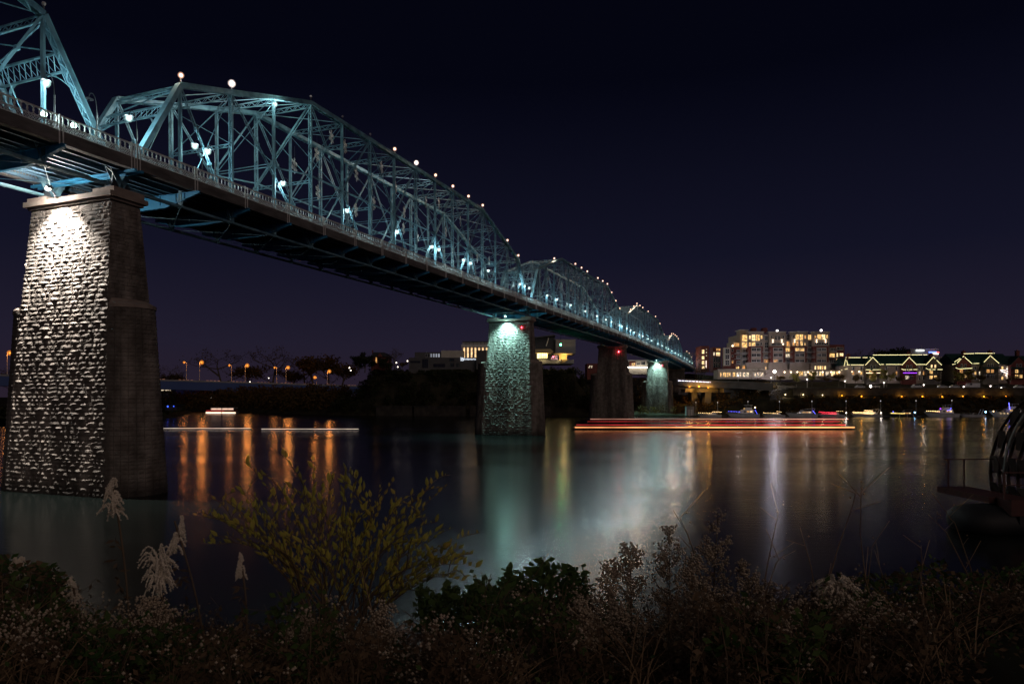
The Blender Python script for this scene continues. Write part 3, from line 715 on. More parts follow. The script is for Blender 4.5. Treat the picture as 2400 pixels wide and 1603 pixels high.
# ================================================================ TREES
def tree_meshes(seed, h, spread, leaves, leaf, mleaf, bare=0.0, low=0.3):
    rg = random.Random(seed); tr = MB(); cr = MB(); tips = []
    def limb(p, d, L, r, dep):
        ps = [p]; q = Vector(p); dd = Vector(d)
        for k in range(3):
            dd = (dd + Vector((rg.uniform(-.25, .25), rg.uniform(-.25, .25), rg.uniform(-.05, .2)))).normalized(); q = q + dd * L / 3; ps.append(q.copy())
        tr.tube(ps, [r, r * .8, r * .62, r * .45], 5 if dep < 2 else 3, cap=False)
        tips.extend(ps[2:] if dep else ps[3:])
        if dep < (3 if bare else 2):
            for k in range(rg.choice((3, 4)) if dep else 6):
                b = ps[rg.choice((2, 3))] if dep else Vector(p).lerp(ps[3], rg.uniform(low + .15, 1))
                a = rg.uniform(0, 2 * math.pi); e = rg.uniform(0.15, 0.9)
                nd = Vector((math.cos(a) * spread, math.sin(a) * spread, e)).normalized()
                limb(b, nd, L * rg.uniform(.45, .65), r * .5, dep + 1)
    limb(Vector((0, 0, -0.3)), Vector((0, 0, 1)), h * 0.72, h * 0.028, 0)
    for k in range(leaves):
        c = rg.choice(tips) + Vector((rg.gauss(0, 1), rg.gauss(0, 1), rg.gauss(0, .8))) * h * 0.055
        x = Vector((rg.uniform(-1, 1), rg.uniform(-1, 1), rg.uniform(-1, 1))).normalized() * leaf * rg.uniform(.6, 1.3); y = x.cross(Vector((rg.uniform(-1, 1), rg.uniform(-1, 1), rg.uniform(-1, 1)))).normalized() * leaf * .6
        n = cr.pts([c - x, c + y, c + x, c - y]); cr.face(n, n + 1, n + 2, n + 3)
    return tr.mesh('trunk', M_bark), (cr.mesh('crown', mleaf) if leaves else None)
T_leafy = [tree_meshes(20 + i, 8, 1.0, 1500, 0.26, L_yellow) for i in range(2)]
T_brown = [tree_meshes(30 + i, 10, 1.0, 1500, 0.30, L_brown) for i in range(2)]
T_bare = [tree_meshes(40 + i, 12, 0.9, 350, 0.22, L_brown, bare=1) for i in range(2)]
T_dark = [tree_meshes(50 + i, 12, 1.1, 2200, 0.42, L_dark, low=0.1) for i in range(3)]
def tree(T, loc, h, base_h, label, group, rz=0.0, wide=1.0):
    t = thing('tree', label, 'tree', loc, rz, group); k = h / base_h; t.scale = (k * wide, k * wide, k)
    put(T[0], 'trunk', t)
    if T[1]: put(T[1], 'crown', t)
    return t
rg = random.Random(77)
# dark woodland clothing the bluff and the far shore: one mass nobody could count
def wood(name, label, spots, size, leaf, m, seed):
    q = random.Random(seed); mb = MB()
    for (x, y, z, r, h) in spots:
        for k in range(size):
            a = q.uniform(0, 6.283); e = q.random() ** 0.5; zz = q.random()
            c = Vector((x + math.cos(a) * r * e * (1.1 - .5 * zz), y + math.sin(a) * r * e * (1.1 - .5 * zz), z + h * zz))
            u = Vector((q.uniform(-1, 1), q.uniform(-1, 1), q.uniform(-.6, .6))).normalized() * leaf * q.uniform(.5, 1.3); v = u.cross(Vector((q.uniform(-1, 1), q.uniform(-1, 1), q.uniform(-1, 1)))).normalized() * leaf * .6
            n = mb.pts([c - u, c + v, c + u, c - v]); mb.face(n, n + 1, n + 2, n + 3)
        mb.tube([(x, y, z - 1), (x + q.uniform(-.5, .5), y, z + h * .6)], [.25, .1], 4, cap=False)
    o = mb.build(name, m); o['kind'] = 'stuff'; o['label'] = label; o['category'] = 'woodland'; return o
spots = []
for k in range(300):
    x = rg.uniform(-92, 46); c = column(x); y = c[0][0] + rg.uniform(2, 22); z = ground(x, y)
    if -12 < x < 0 and y < c[0][0] + 8 and rg.random() < .7: continue
    lim = 22.5 + (1.5 if x < -62 else 0); h = min(rg.uniform(3, 7), max(2.0, lim - z - 1.0)) + (rg.uniform(0, 3.2) if rg.random() < .3 and not -52 < x < -16 else 0)
    spots.append((x, y, z, rg.uniform(1.5, 3.2), h))
wood('bluff_woodland', 'dark leafy woodland covering the bluff below the museum', spots, 130, 0.45, L_dark, 1)
spots = []
for k in range(240):
    x = rg.uniform(-250, -95); c = column(x); y = c[0][0] + rg.uniform(4, 60); spots.append((x, y, ground(x, y), rg.uniform(3, 6), rg.uniform(6, 12)))
wood('shore_woodland', 'brown autumn woodland on the far shore under the road bridge', spots, 110, 0.8, L_brown, 2)
spots = []
for k in range(150):
    x = rg.uniform(44, 132); c = column(x); y = c[0][0] + rg.uniform(3, 40); spots.append((x, y, ground(x, y), rg.uniform(1.5, 3), rg.uniform(2, 4.5)))
for k in range(420):
    x = rg.uniform(125, 330); y = 314 + rg.uniform(2.5, 9); spots.append((x, y, ground(x, y), rg.uniform(1, 2), rg.uniform(1, 2.2)))
wood('riverside_scrub', 'dark brown scrub on the slope behind the moored boats', spots, 70, 0.4, L_brown, 4)
spots = []
for k in range(90):
    i = rg.randrange(4); t_ = rg.random(); x = shore[i][0] + (shore[i + 1][0] - shore[i][0]) * t_ - rg.uniform(4, 60); y = shore[i][1] + (shore[i + 1][1] - shore[i][1]) * t_
    spots.append((x, y, 1.2, rg.uniform(3, 5), rg.uniform(2.5, 4.5) + (9 if x < -215 else 0)))
wood('island_woodland', 'low black wood on the island behind the near pier', spots, 120, 0.8, L_dark, 5)

# ================================================================ ROAD BRIDGE ON THE LEFT
Y0, Y1 = 470.0, 560.0
VB = thing('road_bridge', 'low concrete road bridge in the distance at left, lit by orange street lamps', 'bridge', P(360, 938, Y0) * 1.0)
def vb(u):                         # point on the deck edge for photo column u
    t_ = (u - 360) / 500.0; Y = Y0 + (Y1 - Y0) * t_; return Vector((PX(u, Y), Y, PZ(892 + 15 * t_, Y)))
a, b = vb(-260), vb(905); d = (b - a).normalized(); nrm = Vector((-d.y, d.x, 0)).normalized()
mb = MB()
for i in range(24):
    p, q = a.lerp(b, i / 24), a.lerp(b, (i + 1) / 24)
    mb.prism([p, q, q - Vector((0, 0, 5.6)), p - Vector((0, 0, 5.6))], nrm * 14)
mb.build('girder', mat('blue_tint_girder', (0.05, 0.09, 0.26), 0.8, col2=(0.07, 0.11, 0.28), scale=.1), VB)  # blue light on the girder put into its base colour
mb = MB(); mb.bar(a + Vector((0, 0, .5)), b + Vector((0, 0, .5)), 0.3, 1.0); mb.build('parapet', M_conc, VB)
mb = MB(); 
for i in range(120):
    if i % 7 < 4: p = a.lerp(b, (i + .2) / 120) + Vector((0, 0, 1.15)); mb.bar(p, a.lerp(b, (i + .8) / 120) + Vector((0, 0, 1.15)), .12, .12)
mb.build('rail', emit('handrail_lamplight', (1.0, .4, .25), .35, False, .8, .05), VB)  # lamplight along the handrail put in as a faint glow
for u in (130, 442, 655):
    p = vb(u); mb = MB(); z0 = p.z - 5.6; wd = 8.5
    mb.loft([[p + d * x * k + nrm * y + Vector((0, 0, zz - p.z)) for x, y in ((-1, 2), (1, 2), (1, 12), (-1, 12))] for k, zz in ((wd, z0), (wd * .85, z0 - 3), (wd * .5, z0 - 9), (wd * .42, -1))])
    mb.build('pier', mat('blue_tint_pier', (0.03, 0.05, 0.30), 0.85), VB)  # blue light falling on the concrete painted into its colour
HALO_or = halo_mat('halo_sodium', (1, .30, .04), 1.0, .38)
def street_lamp(loc, h, label, em, r=0.5, arm=1.6, dirx=1, group='orange street lamps on the road bridge', name='street_lamp'):
    t = thing(name, label, 'street lamp', loc, 0, group)
    mb = MB(); mb.tube([(0, 0, 0), (0, 0, h * .5), (0, 0, h)], [h * .016, h * .011, h * .008], 6); mb.bar((0, 0, h), (dirx * arm, 0, h + .2), .12, .1); mb.build('pole', M_frame, t, local=True)
    mb = MB(); mb.box((dirx * arm, 0, h + .32), (.9, .4, .18)); mb.build('lamp_head', M_dark, t, local=True)
    mb = MB(); mb.ball((dirx * arm, 0, h + .02), r * .8, 8, 5); mb.build('bulb', em, t, local=True, smooth=True)
    mb = MB(); mb.ball((dirx * arm, 0, h + .02), r * 2.8, 8, 5); mb.build('lamp_halo', HALO_or, t, local=True, smooth=True)  # added oversized shell, the lamp's halo put in as a glow
    glow(t, (dirx * arm, 0, h + .02), 4600 * r * r * 4, (1, .33, .07), r * 2.9)
    return t
k = 0
for u, dx in ((449, -1), (470, 1), (556, -1), (577, 1), (663, -1), (673, 1), (758, -1), (770, 1), (18, 1)):
    p = vb(u) + nrm * (2 if dx > 0 else 11)
    far = dx < 0; hgt = (p.y / F) * (46 if u < 500 else 42 if u < 600 else 40) if u < 700 else (p.y / F) * (34 if u > 760 else 20)
    if u == 18: hgt = 14
    k += 1
    street_lamp(p, hgt, 'orange street lamp on the road bridge, %s from the near pier' % nth(k) if u != 18 else 'orange street lamp at the left edge, left of the near pier', E_orange, r=(.32 if far else .55 if u != 758 else .5) * (1.5 if u == 758 else 1), dirx=dx)
for i, u in enumerate((330, 380, 400, 520, 590, 640, 680, 712, 740, 775, 800, 20, -20)):
    Y = 640 + 12 * (i % 4); x = PX(u, Y); h = (Y / F) * rg.uniform(34, 64) * (.6 if u < 500 else 1)
    tree(T_bare[i % 2] if i % 2 else T_brown[i % 2], (x, Y, 11), h * 1.3 + 6, 12 if i % 2 else 10, 'bare dark tree silhouetted behind the road bridge, %s from the left' % nth(i + 1) , 'trees behind the road bridge', rz=i * 1.3, wide=1.3)

# ================================================================ BUILDINGS
def building(name, label, u0, u1, v0, v1, Y, depth, m, group=None, cat='building'):
    x0, x1 = PX(u0, Y), PX(u1, Y); z1, z0 = PZ(v0, Y), PZ(v1, Y)
    t = thing(name, label, cat, ((x0 + x1) / 2, Y, z0), 0, group)
    mb = MB(); mb.box2((x0, Y, z0 - 1.5), (x1, Y + depth, z1)); mb.build('wall', m, t)
    return t
def block(t, name, m, u0, u1, v0, v1, Y, Yb):
    mb = MB(); mb.box2((PX(u0, Y), Y, PZ(v1, Y)), (PX(u1, Y), Yb, PZ(v0, Y))); return mb.build(name, m, t)
def window(t, u0, u1, v0, v1, Y, lit=None, cols=2, rows=1, frame=M_frame, em=None, proud=0.12):
    """frame with mullions standing proud of the wall, the pane set back inside it"""
    x0, x1, z0, z1 = PX(u0, Y), PX(u1, Y), PZ(v1, Y), PZ(v0, Y); mb = MB(); ya, yb = Y - proud, Y + 0.05
    fw = min(0.14, (x1 - x0) * .12)
    mb.box2((x0 - fw, ya, z0 - fw), (x0, yb, z1 + fw)); mb.box2((x1, ya, z0 - fw), (x1 + fw, yb, z1 + fw))
    mb.box2((x0, ya - .06, z0 - fw), (x1, yb, z0)); mb.box2((x0, ya, z1), (x1, yb, z1 + fw))
    for i in range(1, cols): x = x0 + (x1 - x0) * i / cols; mb.box2((x - fw * .4, ya + .03, z0), (x + fw * .4, yb, z1))
    for i in range(1, rows): z = z0 + (z1 - z0) * i / rows; mb.box2((x0, ya + .031, z - fw * .4), (x1, yb, z + fw * .4))
    w_ = mb.build('window', frame, t)
    mb = MB(); mb.box2((x0, Y - .06, z0), (x1, Y - .01, z1)); mb.build('pane', em if em else (W_lit[lit] if lit is not None else M_pane), w_)
    return w_
# ---- apartment block
YA = 360.0
ap = thing('apartment_block', 'large brick and stucco apartment block with many lit windows above the quay', 'building', (PX(1830, YA), YA, 17.5))
block(ap, 'wall', M_tan, 1735, 1944, 783, 866, YA + 2, YA + 22)
block(ap, 'wall', M_brick, 1697, 1735.2, 814, 866, YA + 2.2, YA + 6)
block(ap, 'wall', M_brick, 1944, 1979, 808, 866, YA + 2.4, YA + 20)
block(ap, 'white_bay', M_cream, 1697, 1712, 815, 857, YA + .6, YA + 2.2)
block(ap, 'terrace_unit', M_tan, 1717, 1736, 801, 814.5, YA + 4, YA + 14)
block(ap, 'penthouse', M_tan, 1735.5, 1753, 774, 784, YA + 2.5, YA + 9); block(ap, 'roof_slab', M_cream, 1734, 1755, 772.5, 774, YA + 2, YA + 10)
bays = [(1752, 1790), (1803, 1842), (1854, 1893), (1905, 1944)]
for i, (u0, u1) in enumerate(bays):
    block(ap, 'bay', M_tan, u0, u1, 778.5, 811.5, YA, YA + 2.3); block(ap, 'brick_bay', M_brick, u0 + 1, u1 - 2, 811.6, 849, YA - .3, YA + 2.3)
    block(ap, 'bay_panel', M_tan, u0 + 9, u1 - 6, 814, 848.8, YA - .55, YA - .28)
    block(ap, 'cornice', M_cream, u0 - 1.5, u1 + 1.5, 776.8, 778.5, YA - .8, YA + 2.6)
    block(ap, 'bay_base', M_tan, u0 - 3, u1 + 3, 849.2, 866, YA - .2, YA + 2.2)
block(ap, 'podium', M_tan, 1683, 1793, 866.2, 888, YA - 6, YA + 1.9); block(ap, 'podium', M_tan, 1793.4, 1976, 866.4, 890, YA - 3, YA + 22)
block(ap, 'parapet', M_cream, 1682, 1794, 865, 867.2, YA - 6.3, YA - 5.9)
for u, v in ((1766, 770), (1791, 769)):
    mb = MB(); x = PX(u, YA + 8); mb.box((x, YA + 8, PZ(775, YA + 8)), (2.6, 2.6, 2.4)); mb.tube([(x - .6, YA + 8, PZ(772, YA + 8)), (x - .6, YA + 8, PZ(769, YA + 8))], .7, 8); mb.tube([(x + .7, YA + 8, PZ(772, YA + 8)), (x + .7, YA + 8, PZ(768.5, YA + 8))], .6, 8); mb.build('rooftop_unit', M_brick, ap)
for u0, u1, v0, v1, l, c, r in [  # lit windows read from the photograph
    (1739, 1751, 785.5, 799.5, 0, 2, 2), (1739, 1751, 802.5, 814, 0, 2, 1), (1755.5, 1759.5, 787, 795, 2, 1, 2), (1762, 1770, 784.5, 798.5, 2, 2, 2), (1772, 1780, 784.5, 798.5, 0, 2, 2), (1783, 1786.5, 786.5, 794.5, 0, 1, 2),
    (1755.5, 1759.5, 803, 811, 0, 1, 2), (1762, 1770, 802.5, 811, 0, 2, 1), (1771.5, 1779, 804, 811, None, 3, 1), (1782.5, 1785.5, 803, 809, None, 1, 1),
    (1816.5, 1821.5, 787.5, 797, None, 2, 1), (1823.5, 1828.5, 787.5, 797, None, 2, 1), (1807, 1810, 787, 793.5, None, 1, 1), (1834, 1837.5, 787, 793.5, None, 1, 1), (1808, 1835, 803.5, 810, None, 9, 1),
    (1864.5, 1872, 784, 797, 0, 2, 2), (1874, 1882, 784, 797, 0, 2, 2), (1858, 1861, 786.5, 791, None, 1, 1), (1885.5, 1889, 786.5, 794, 1, 1, 2), (1857.5, 1862, 803, 810, 1, 1, 1), (1865.5, 1871, 799.5, 810.5, 1, 2, 2), (1876, 1881, 799.5, 810, 0, 2, 2), (1885.5, 1888, 804, 809, 0, 1, 1),
    (1915.5, 1924, 784, 796, 0, 2, 2), (1925.5, 1934, 784, 796, 2, 2, 2), (1909, 1912.5, 787, 793, 1, 1, 2), (1936.5, 1940, 785, 792.5, 0, 1, 2), (1910, 1941, 802, 808.5, None, 8, 1)]:
    window(ap, u0, u1, v0, v1, YA, l, c, r)
for u0, u1, v0, v1, l, c, r in [(1792, 1801, 788, 797, None, 3, 2), (1793, 1800, 803, 815, None, 2, 2), (1843.5, 1852, 784, 797, None, 3, 2), (1843.5, 1851.5, 800.5, 813, 1, 2, 2), (1841.5, 1854, 816, 825.5, 0, 3, 1), (1841.5, 1853.5, 829.5, 837.5, 3, 3, 1), (1844, 1853, 843, 851, None, 3, 1), (1857.5, 1860.5, 816, 825, 0, 1, 3),
    (1893.5, 1904.5, 785, 796.5, 0, 3, 2), (1894, 1904, 801, 812, None, 4, 2), (1894, 1903, 816, 824, None, 3, 1), (1894, 1903, 829, 837, None, 3, 1), (1894, 1903, 843, 850, None, 3, 1), (1791, 1803, 843, 850.5, 1, 3, 1), (1792, 1801, 818, 824, None, 3, 1), (1792, 1801, 831, 837, None, 3, 1),
    (1793, 1799.5, 860, 867, 2, 2, 2), (1740, 1750, 818, 826, None, 3, 1), (1740, 1750, 832, 839, None, 3, 1), (1740, 1750, 845, 853, None, 3, 1), (1727, 1734, 820, 826, None, 3, 1), (1727, 1734, 833, 840, None, 3, 1), (1727, 1734, 846, 853, None, 3, 1), (1765, 1770.5, 857, 864, 0, 2, 1), (1740, 1752, 857, 864, 1, 4, 1), (1725, 1732, 859, 864, 0, 2, 1)]:
    window(ap, u0, u1, v0, v1, YA + 2, l, c, r)
for u0, u1 in bays[0:1] + bays[1:2] + bays[2:3] + bays[3:4]:
    for v0, v1 in ((816, 822.5), (829, 835.5), (843, 848.5)):
        for q, e in ((u0 + 10.5, u0 + 19.5), (u0 + 21.5, u0 + 30.5)):
            l = None
            if u0 == 1803 and v0 == 843 and q < u0 + 15: l = 1
            if u0 == 1854 and v0 == 816: l = 0
            window(ap, q, e, v0, v1, YA - .55, l, 3, 1)
for u0, u1, v0, v1, l, c, r in [(1961, 1967, 814, 820, None, 1, 1), (1967.5, 1976, 814.5, 820, None, 3, 1), (1944.5, 1956, 828.5, 837.5, 0, 3, 1), (1960, 1964, 828, 836, 2, 1, 2), (1968, 1976, 828, 834.5, 2, 2, 1), (1960, 1964, 841, 850, 0, 1, 2), (1946, 1957, 816, 823, None, 3, 1), (1945, 1957, 843, 850, None, 3, 1), (1949, 1955, 855, 864, None, 3, 2)]:
    window(ap, u0, u1, v0, v1, YA + 2.4, l, c, r)
for v0, v1 in ((818, 828), (832, 841), (845, 855)): window(ap, 1700, 1709, v0, v1, YA + .6, None, 2, 2); window(ap, 1715, 1718.5, v0, v1 - 4, YA + 2.2, 1 if v0 == 845 else None, 1, 1)
window(ap, 1720, 1732, 804, 812, YA + 4, 1, 4, 1)
for u0, u1 in ((1688, 1692), (1695, 1702), (1704.5, 1712), (1717.5, 1723), (1726, 1730), (1733.5, 1737), (1741, 1746), (1748, 1755), (1767, 1772), (1774.5, 1780), (1782, 1789)):
    window(ap, u0, u1, 873, 883, YA - 6, 3 if u0 > 1725 else 0, 2, 2)
for i, (u0, u1) in enumerate(((1872, 1882), (1884, 1890), (1896, 1904), (1906, 1909), (1913, 1917), (1920, 1924), (1926, 1930), (1935, 1942), (1948, 1957), (1960, 1968))): window(ap, u0, u1, 870.5, 881, YA - 3, (0, 3, 2)[i % 3], 2, 2)
for i, u0 in enumerate((1890, 1903, 1909, 1916, 1921, 1926, 1932)): window(ap, u0, u0 + 3.5, 858, 865.5, YA - .2 if u0 > 1904 else YA + 2, 0 if i % 2 else 2, 1, 2)
for u0, u1, v in [(1724, 1752, v) for v in (829, 842, 855)] + [(1786, 1805, v) for v in (826, 839, 852)] + [(1838, 1856, v) for v in (826, 839, 852)] + [(1888, 1908, v) for v in (826, 839, 852)] + [(1940, 1960, v) for v in (825.5, 838.5, 852)]:
    mb = MB(); x0, x1 = PX(u0, YA), PX(u1, YA); z = PZ(v, YA); mb.box2((x0, YA - 1.2, z), (x1, YA + 2, z + .25))
    mb.box2((x0, YA - 1.2, z + 1.15), (x1, YA - 1.1, z + 1.22))
    N = int((x1 - x0) / .35)
    for j in range(N + 1): mb.box((x0 + (x1 - x0) * j / N, YA - 1.15, z + .7), (.05, .05, .95))
    mb.build('balcony', M_conc, ap)
E_sconce = emit('facade_sconce', (1.0, .74, .48), 4, False); E_roofl = emit('roof_beacon', (1, .9, .9), 5, False)
mb = MB()
for u in (1811.5, 1832.5, 1862.5, 1914, 1935): 
    for v in (797, 801.5): mb.ball(P(u, v, YA - .5), .36, 6, 4)
mb.ball(P(1835.5, 806.5, YA - .6), .4, 6, 4); mb.ball(P(1746, 812.5, YA + 1.5), .3, 6, 4); mb.ball(P(1717, 810.5, YA + 3.2), .5, 6, 4); mb.build('sconce', E_sconce, ap, smooth=True)
mb = MB(); mb.ball(P(1821.5, 775.5, YA + .5), .6, 8, 5); mb.ball(P(1924.5, 774.5, YA + .5), .6, 8, 5); mb.build('roof_lamp', E_roofl, ap, smooth=True)
mb = MB()
for u in (1839, 1854, 1869, 1894, 1904, 1928, 1948, 1967, 1976): mb.ball(P(u, 872, YA - 3.4), .38, 6, 4)
mb.build('soffit_lamp', emit('soffit_lamp', (1, .78, .5), 5), ap, smooth=True)

# ---- gabled terraces with lights strung along the eaves
YH = 350.0
M_gab = [mat('dark_taupe_siding', (0.10, 0.085, 0.075), .9), mat('maroon_siding', (0.14, 0.035, 0.03), .9), mat('olive_taupe_siding', (0.11, 0.095, 0.075), .9)]
def bulbs(t, segs, Y, em, step=.5, r=.13):
    mb = MB(); q = random.Random(len(segs) * 7 + int(segs[0][0]))
    for u0, v0, u1, v1 in segs:
        a, b = P(u0, v0, Y), P(u1, v1, Y); N = max(2, int((b - a).length / step)); gap = 0
        for j in range(N + 1):
            if gap: gap -= 1; continue
            if q.random() < .05: gap = q.randrange(1, 3)
            mb.box(a.lerp(b, j / N), (r * 2.4, r, r * 1.3))
    mb.build('light_string', em, t)
def terrace(label, u0, u1, vr, ve, ridge, gables, chims, wings):
    t = thing('gabled_terrace', label, 'building', (PX((u0 + u1) / 2, YH), YH, 14))
    mb = MB(); x0, x1 = PX(u0, YH), PX(u1, YH); ze = PZ(ve, YH); mb.box2((x0, YH, 12), (x1, YH + 16, ze)); mb.build('wall', M_tan, t)
    for (a, b, vv) in ridge:
        mb = MB(); xa, xb = PX(a, YH), PX(b, YH); zr = PZ(vv, YH) + .3
        mb.prism([(xa, YH - .6, ze - .2), (xa, YH + 16.6, ze - .2), (xa, YH + 8, zr)], (xb - xa, 0, 0)); mb.build('roof', M_roof, t)
    for i, (ua, ul, ur, va, m, lit) in enumerate(gables):
        Y = YH - 2.2; mb = MB(); xl, xr, xm = PX(ul, Y), PX(ur, Y), PX(ua, Y); z1, zb = PZ(va, Y), PZ(ve, Y)
        mb.prism([(xl + .3, Y, 12), (xr - .3, Y, 12), (xr - .3, Y, zb), (xm, Y, z1 - .4), (xl + .3, Y, zb)], (0, 5, 0)); g = mb.build('gable', M_gab[m], t)
        mb = MB()
        for xa in (xl, xr):
            mb.prism([(xa, Y - .4, zb - .2), (xm, Y - .4, z1 + .1), (xm, Y - .4, z1 - .2), (xa, Y - .4, zb - .5)], (0, 6, 0))
        mb.build('gable_roof', M_roof, g)
        for k in (-1, 1): window(t, ua + k * 4.2 - 1.9, ua + k * 4.2 + 1.9, va + 18.5, va + 25.5, Y, lit[0] if (k < 0 or lit[3]) else (lit[0] if lit[0] is not None and k > 0 else None), 1, 2)
        for r_, vv in enumerate((va + 32, va + 44)):
            mb = MB(); za = PZ(vv + 8.5, Y); mb.box2((xl + .4, Y - 1.5, za), (xr - .4, Y, za + .2)); mb.box2((xl + .4, Y - 1.5, za + 1.1), (xr - .4, Y - 1.42, za + 1.18))
            for j in range(17): mb.box((xl + .4 + (xr - xl - .8) * j / 16, Y - 1.45, za + .65), (.05, .05, .95))
            mb.build('balcony', M_gab[0], t)
            window(t, ua - 9, ua - 2, vv, vv + 8, Y, lit[1 + r_], 2, 1); window(t, ua + 1.5, ua + 8, vv, vv + 8, Y, lit[1 + r_] if (i + r_) % 2 else None, 2, 1)
        mb = MB(); zz = PZ(va + 29, Y); mb.prism([(xl - .2, Y - 1.8, zz - .3), (xr + .2, Y - 1.8, zz - .3), (xr + .1, Y, zz + .5), (xl - .1, Y, zz + .5)], (0, 0, .18)); mb.build('canopy', M_roof, g)
    for u, v in chims:
        mb = MB(); p = P(u, v, YH + 7); mb.box((p.x, p.y, p.z - 1.2), (1.6, 1.4, 3.4)); mb.box((p.x, p.y, p.z + .55), (1.9, 1.7, .25)); mb.tube([(p.x, p.y, p.z + .6), (p.x, p.y, p.z + 1.2)], .3, 6); mb.build('chimney', M_brick, t)
    for (a, b) in wings:
        for i, vv in enumerate((859, 871, 883)):
            n = 2
            for j in range(n):
                uu = a + (b - a) * (j + .5) / n; window(t, uu - 2.2, uu + 2.2, vv, vv + 7, YH, (None, 1, None, 0, None, 3)[(i * 3 + j * 2 + int(a)) % 6], 1, 2)
    return t
tl = terrace('gabled terrace with green roofs outlined in yellow light strings, right of the apartment block', 1984, 2206, 838, 855, [(1982, 2048, 838), (2040, 2203, 832)],
             [(2046, 2029, 2063, 837, 0, (None, 0, 0, 0)), (2131, 2114.5, 2148.5, 837, 1, (None, None, 3, 0)), (2187.6, 2170.5, 2206.5, 836.5, 0, (2, 0, 0, 1))], [(1988, 833), (2128, 829), (2182, 832)], [(1990, 2028), (2066, 2112), (2150, 2170)])
bulbs(tl, [(1990, 838, 2042, 838), (2047, 832, 2172, 831.5), (1986, 855, 2026, 855), (2066, 854, 2112, 854), (2151, 854, 2168, 854), (1983, 838, 1978.5, 857), (1983, 838, 1987, 855), (1973, 867, 1986, 864)], YH - .8, E_string)
bulbs(tl, [(2029, 855, 2046, 837.3), (2046, 837.3, 2063, 855), (2114.5, 855, 2131, 837.3), (2131, 837.3, 2148.5, 855), (2170.5, 855, 2187.6, 836.6), (2187.6, 836.6, 2206.5, 855), (2030, 866.5, 2063, 866.5), (2114, 865, 2118, 866.5), (2118, 866.5, 2149, 866), (2171, 863.5, 2177, 866), (2177, 866, 2208, 866)], YH - 4.2, E_string)
bulbs(tl, [(2031, 874, 2062, 874)], YH - 3.9, emit('porch_bulb', (1, .66, .38), 4), .35, .16); bulbs(tl, [(2118, 874, 2148, 874)], YH - 3.9, E_purple, .3, .16)
mb = MB(); mb.ball(P(2014, 871, YH - .6), .45, 6, 4); mb.ball(P(1997, 871, YH - .6), .3, 6, 4); mb.build('wall_lamp', E_sconce, tl)
tr_ = terrace('gabled terrace with one roof half outlined in yellow light strings, at the right edge', 2236, 2440, 830, 853, [(2238, 2376, 828), (2376, 2446, 833)],
              [(2258.5, 2242, 2278, 834.5, 1, (None, 1, 0, 0)), (2321, 2302.5, 2341.5, 834, 2, (None, 1, None, 0)), (2388, 2368, 2409, 834.5, 1, (None, 0, 0, 0))], [(2258, 826), (2320, 825), (2384, 825)], [(2280, 2302), (2343, 2367)])
bulbs(tr_, [(2260, 829, 2282, 828.5), (2286, 828, 2330, 828), (2283, 852, 2294, 851.5), (2238, 848, 2254, 837), (2233, 854, 2241, 852)], YH - .8, E_string)
bulbs(tr_, [(2244, 850, 2258.5, 834.8), (2258.5, 834.8, 2278, 852), (2307, 848, 2321, 833.6), (2321, 833.6, 2341, 851), (2241, 862, 2247, 864.5), (2247, 864.5, 2278, 863)], YH - 4.2, E_string)
mb = MB(); 
for j in range(12): mb.ball(P(2360 + 2.2 * math.cos(j * math.pi / 6), 879 + 2.6 * math.sin(j * math.pi / 6), YH - .7), .16, 5, 3)
mb.build('lit_wreath', emit('wreath_bulb', (1, .75, .6), 4, False), tr_)
bulbs(tr_, [(2346, 867, 2356, 868), (2347, 870, 2358, 874), (2360, 865, 2361, 873)], YH - .7, emit('balcony_bulb', (1, .85, .8), 3, False), .6, .2)
# ---- office tower behind the terraces
YO = 700.0
of = building('office_tower', 'pale distant office tower with illuminated signs on its top', 2134, 2199.5, 819, 880, YO, 25, M_conc)
block(of, 'wing', M_conc, 2188, 2243, 836, 880, YO - 6, YO + 20); block(of, 'parapet', M_frame, 2133, 2200.5, 817.5, 819, YO - .6, YO + 25)
for i in range(5):
    for j in range(5): window(of, 2192 + i * 10.2, 2200 + i * 10.2, 838.5 + j * 5.2, 842 + j * 5.2, YO - 6, None, 1, 1)
bulbs(of, [(2150, 821.5, 2163, 821.5)], YO - 1, emit('white_roof_sign', (.9, 1, .95), 3, False), 1.2, .9); bulbs(of, [(2180, 825.5, 2192, 825.5)], YO - 7, emit('blue_roof_sign', (.12, .2, 1), 4, False), 1.1, .9); bulbs(of, [(2193, 826, 2198, 826)], YO - 7, emit('red_roof_sign', (1, .1, .1), 3, False), 1.1, .9); bulbs(of, [(2188, 829, 2197, 829.5)], YO - 7, emit('pale_roof_sign', (1, .85, .65), 2.5, False), 1.1, .8)
bulbs(of, [(2222, 858.5, 2232, 858.5)], YO - 7, emit('lit_office_strip', (.85, 1, .9), 2.5, False), 1.2, 1.2)
mb = MB(); mb.tube([(PX(2166, YO), YO + 4, PZ(819, YO)), (PX(2166, YO), YO + 4, PZ(808, YO))], [.25, .08], 5); mb.build('mast', M_frame, of)
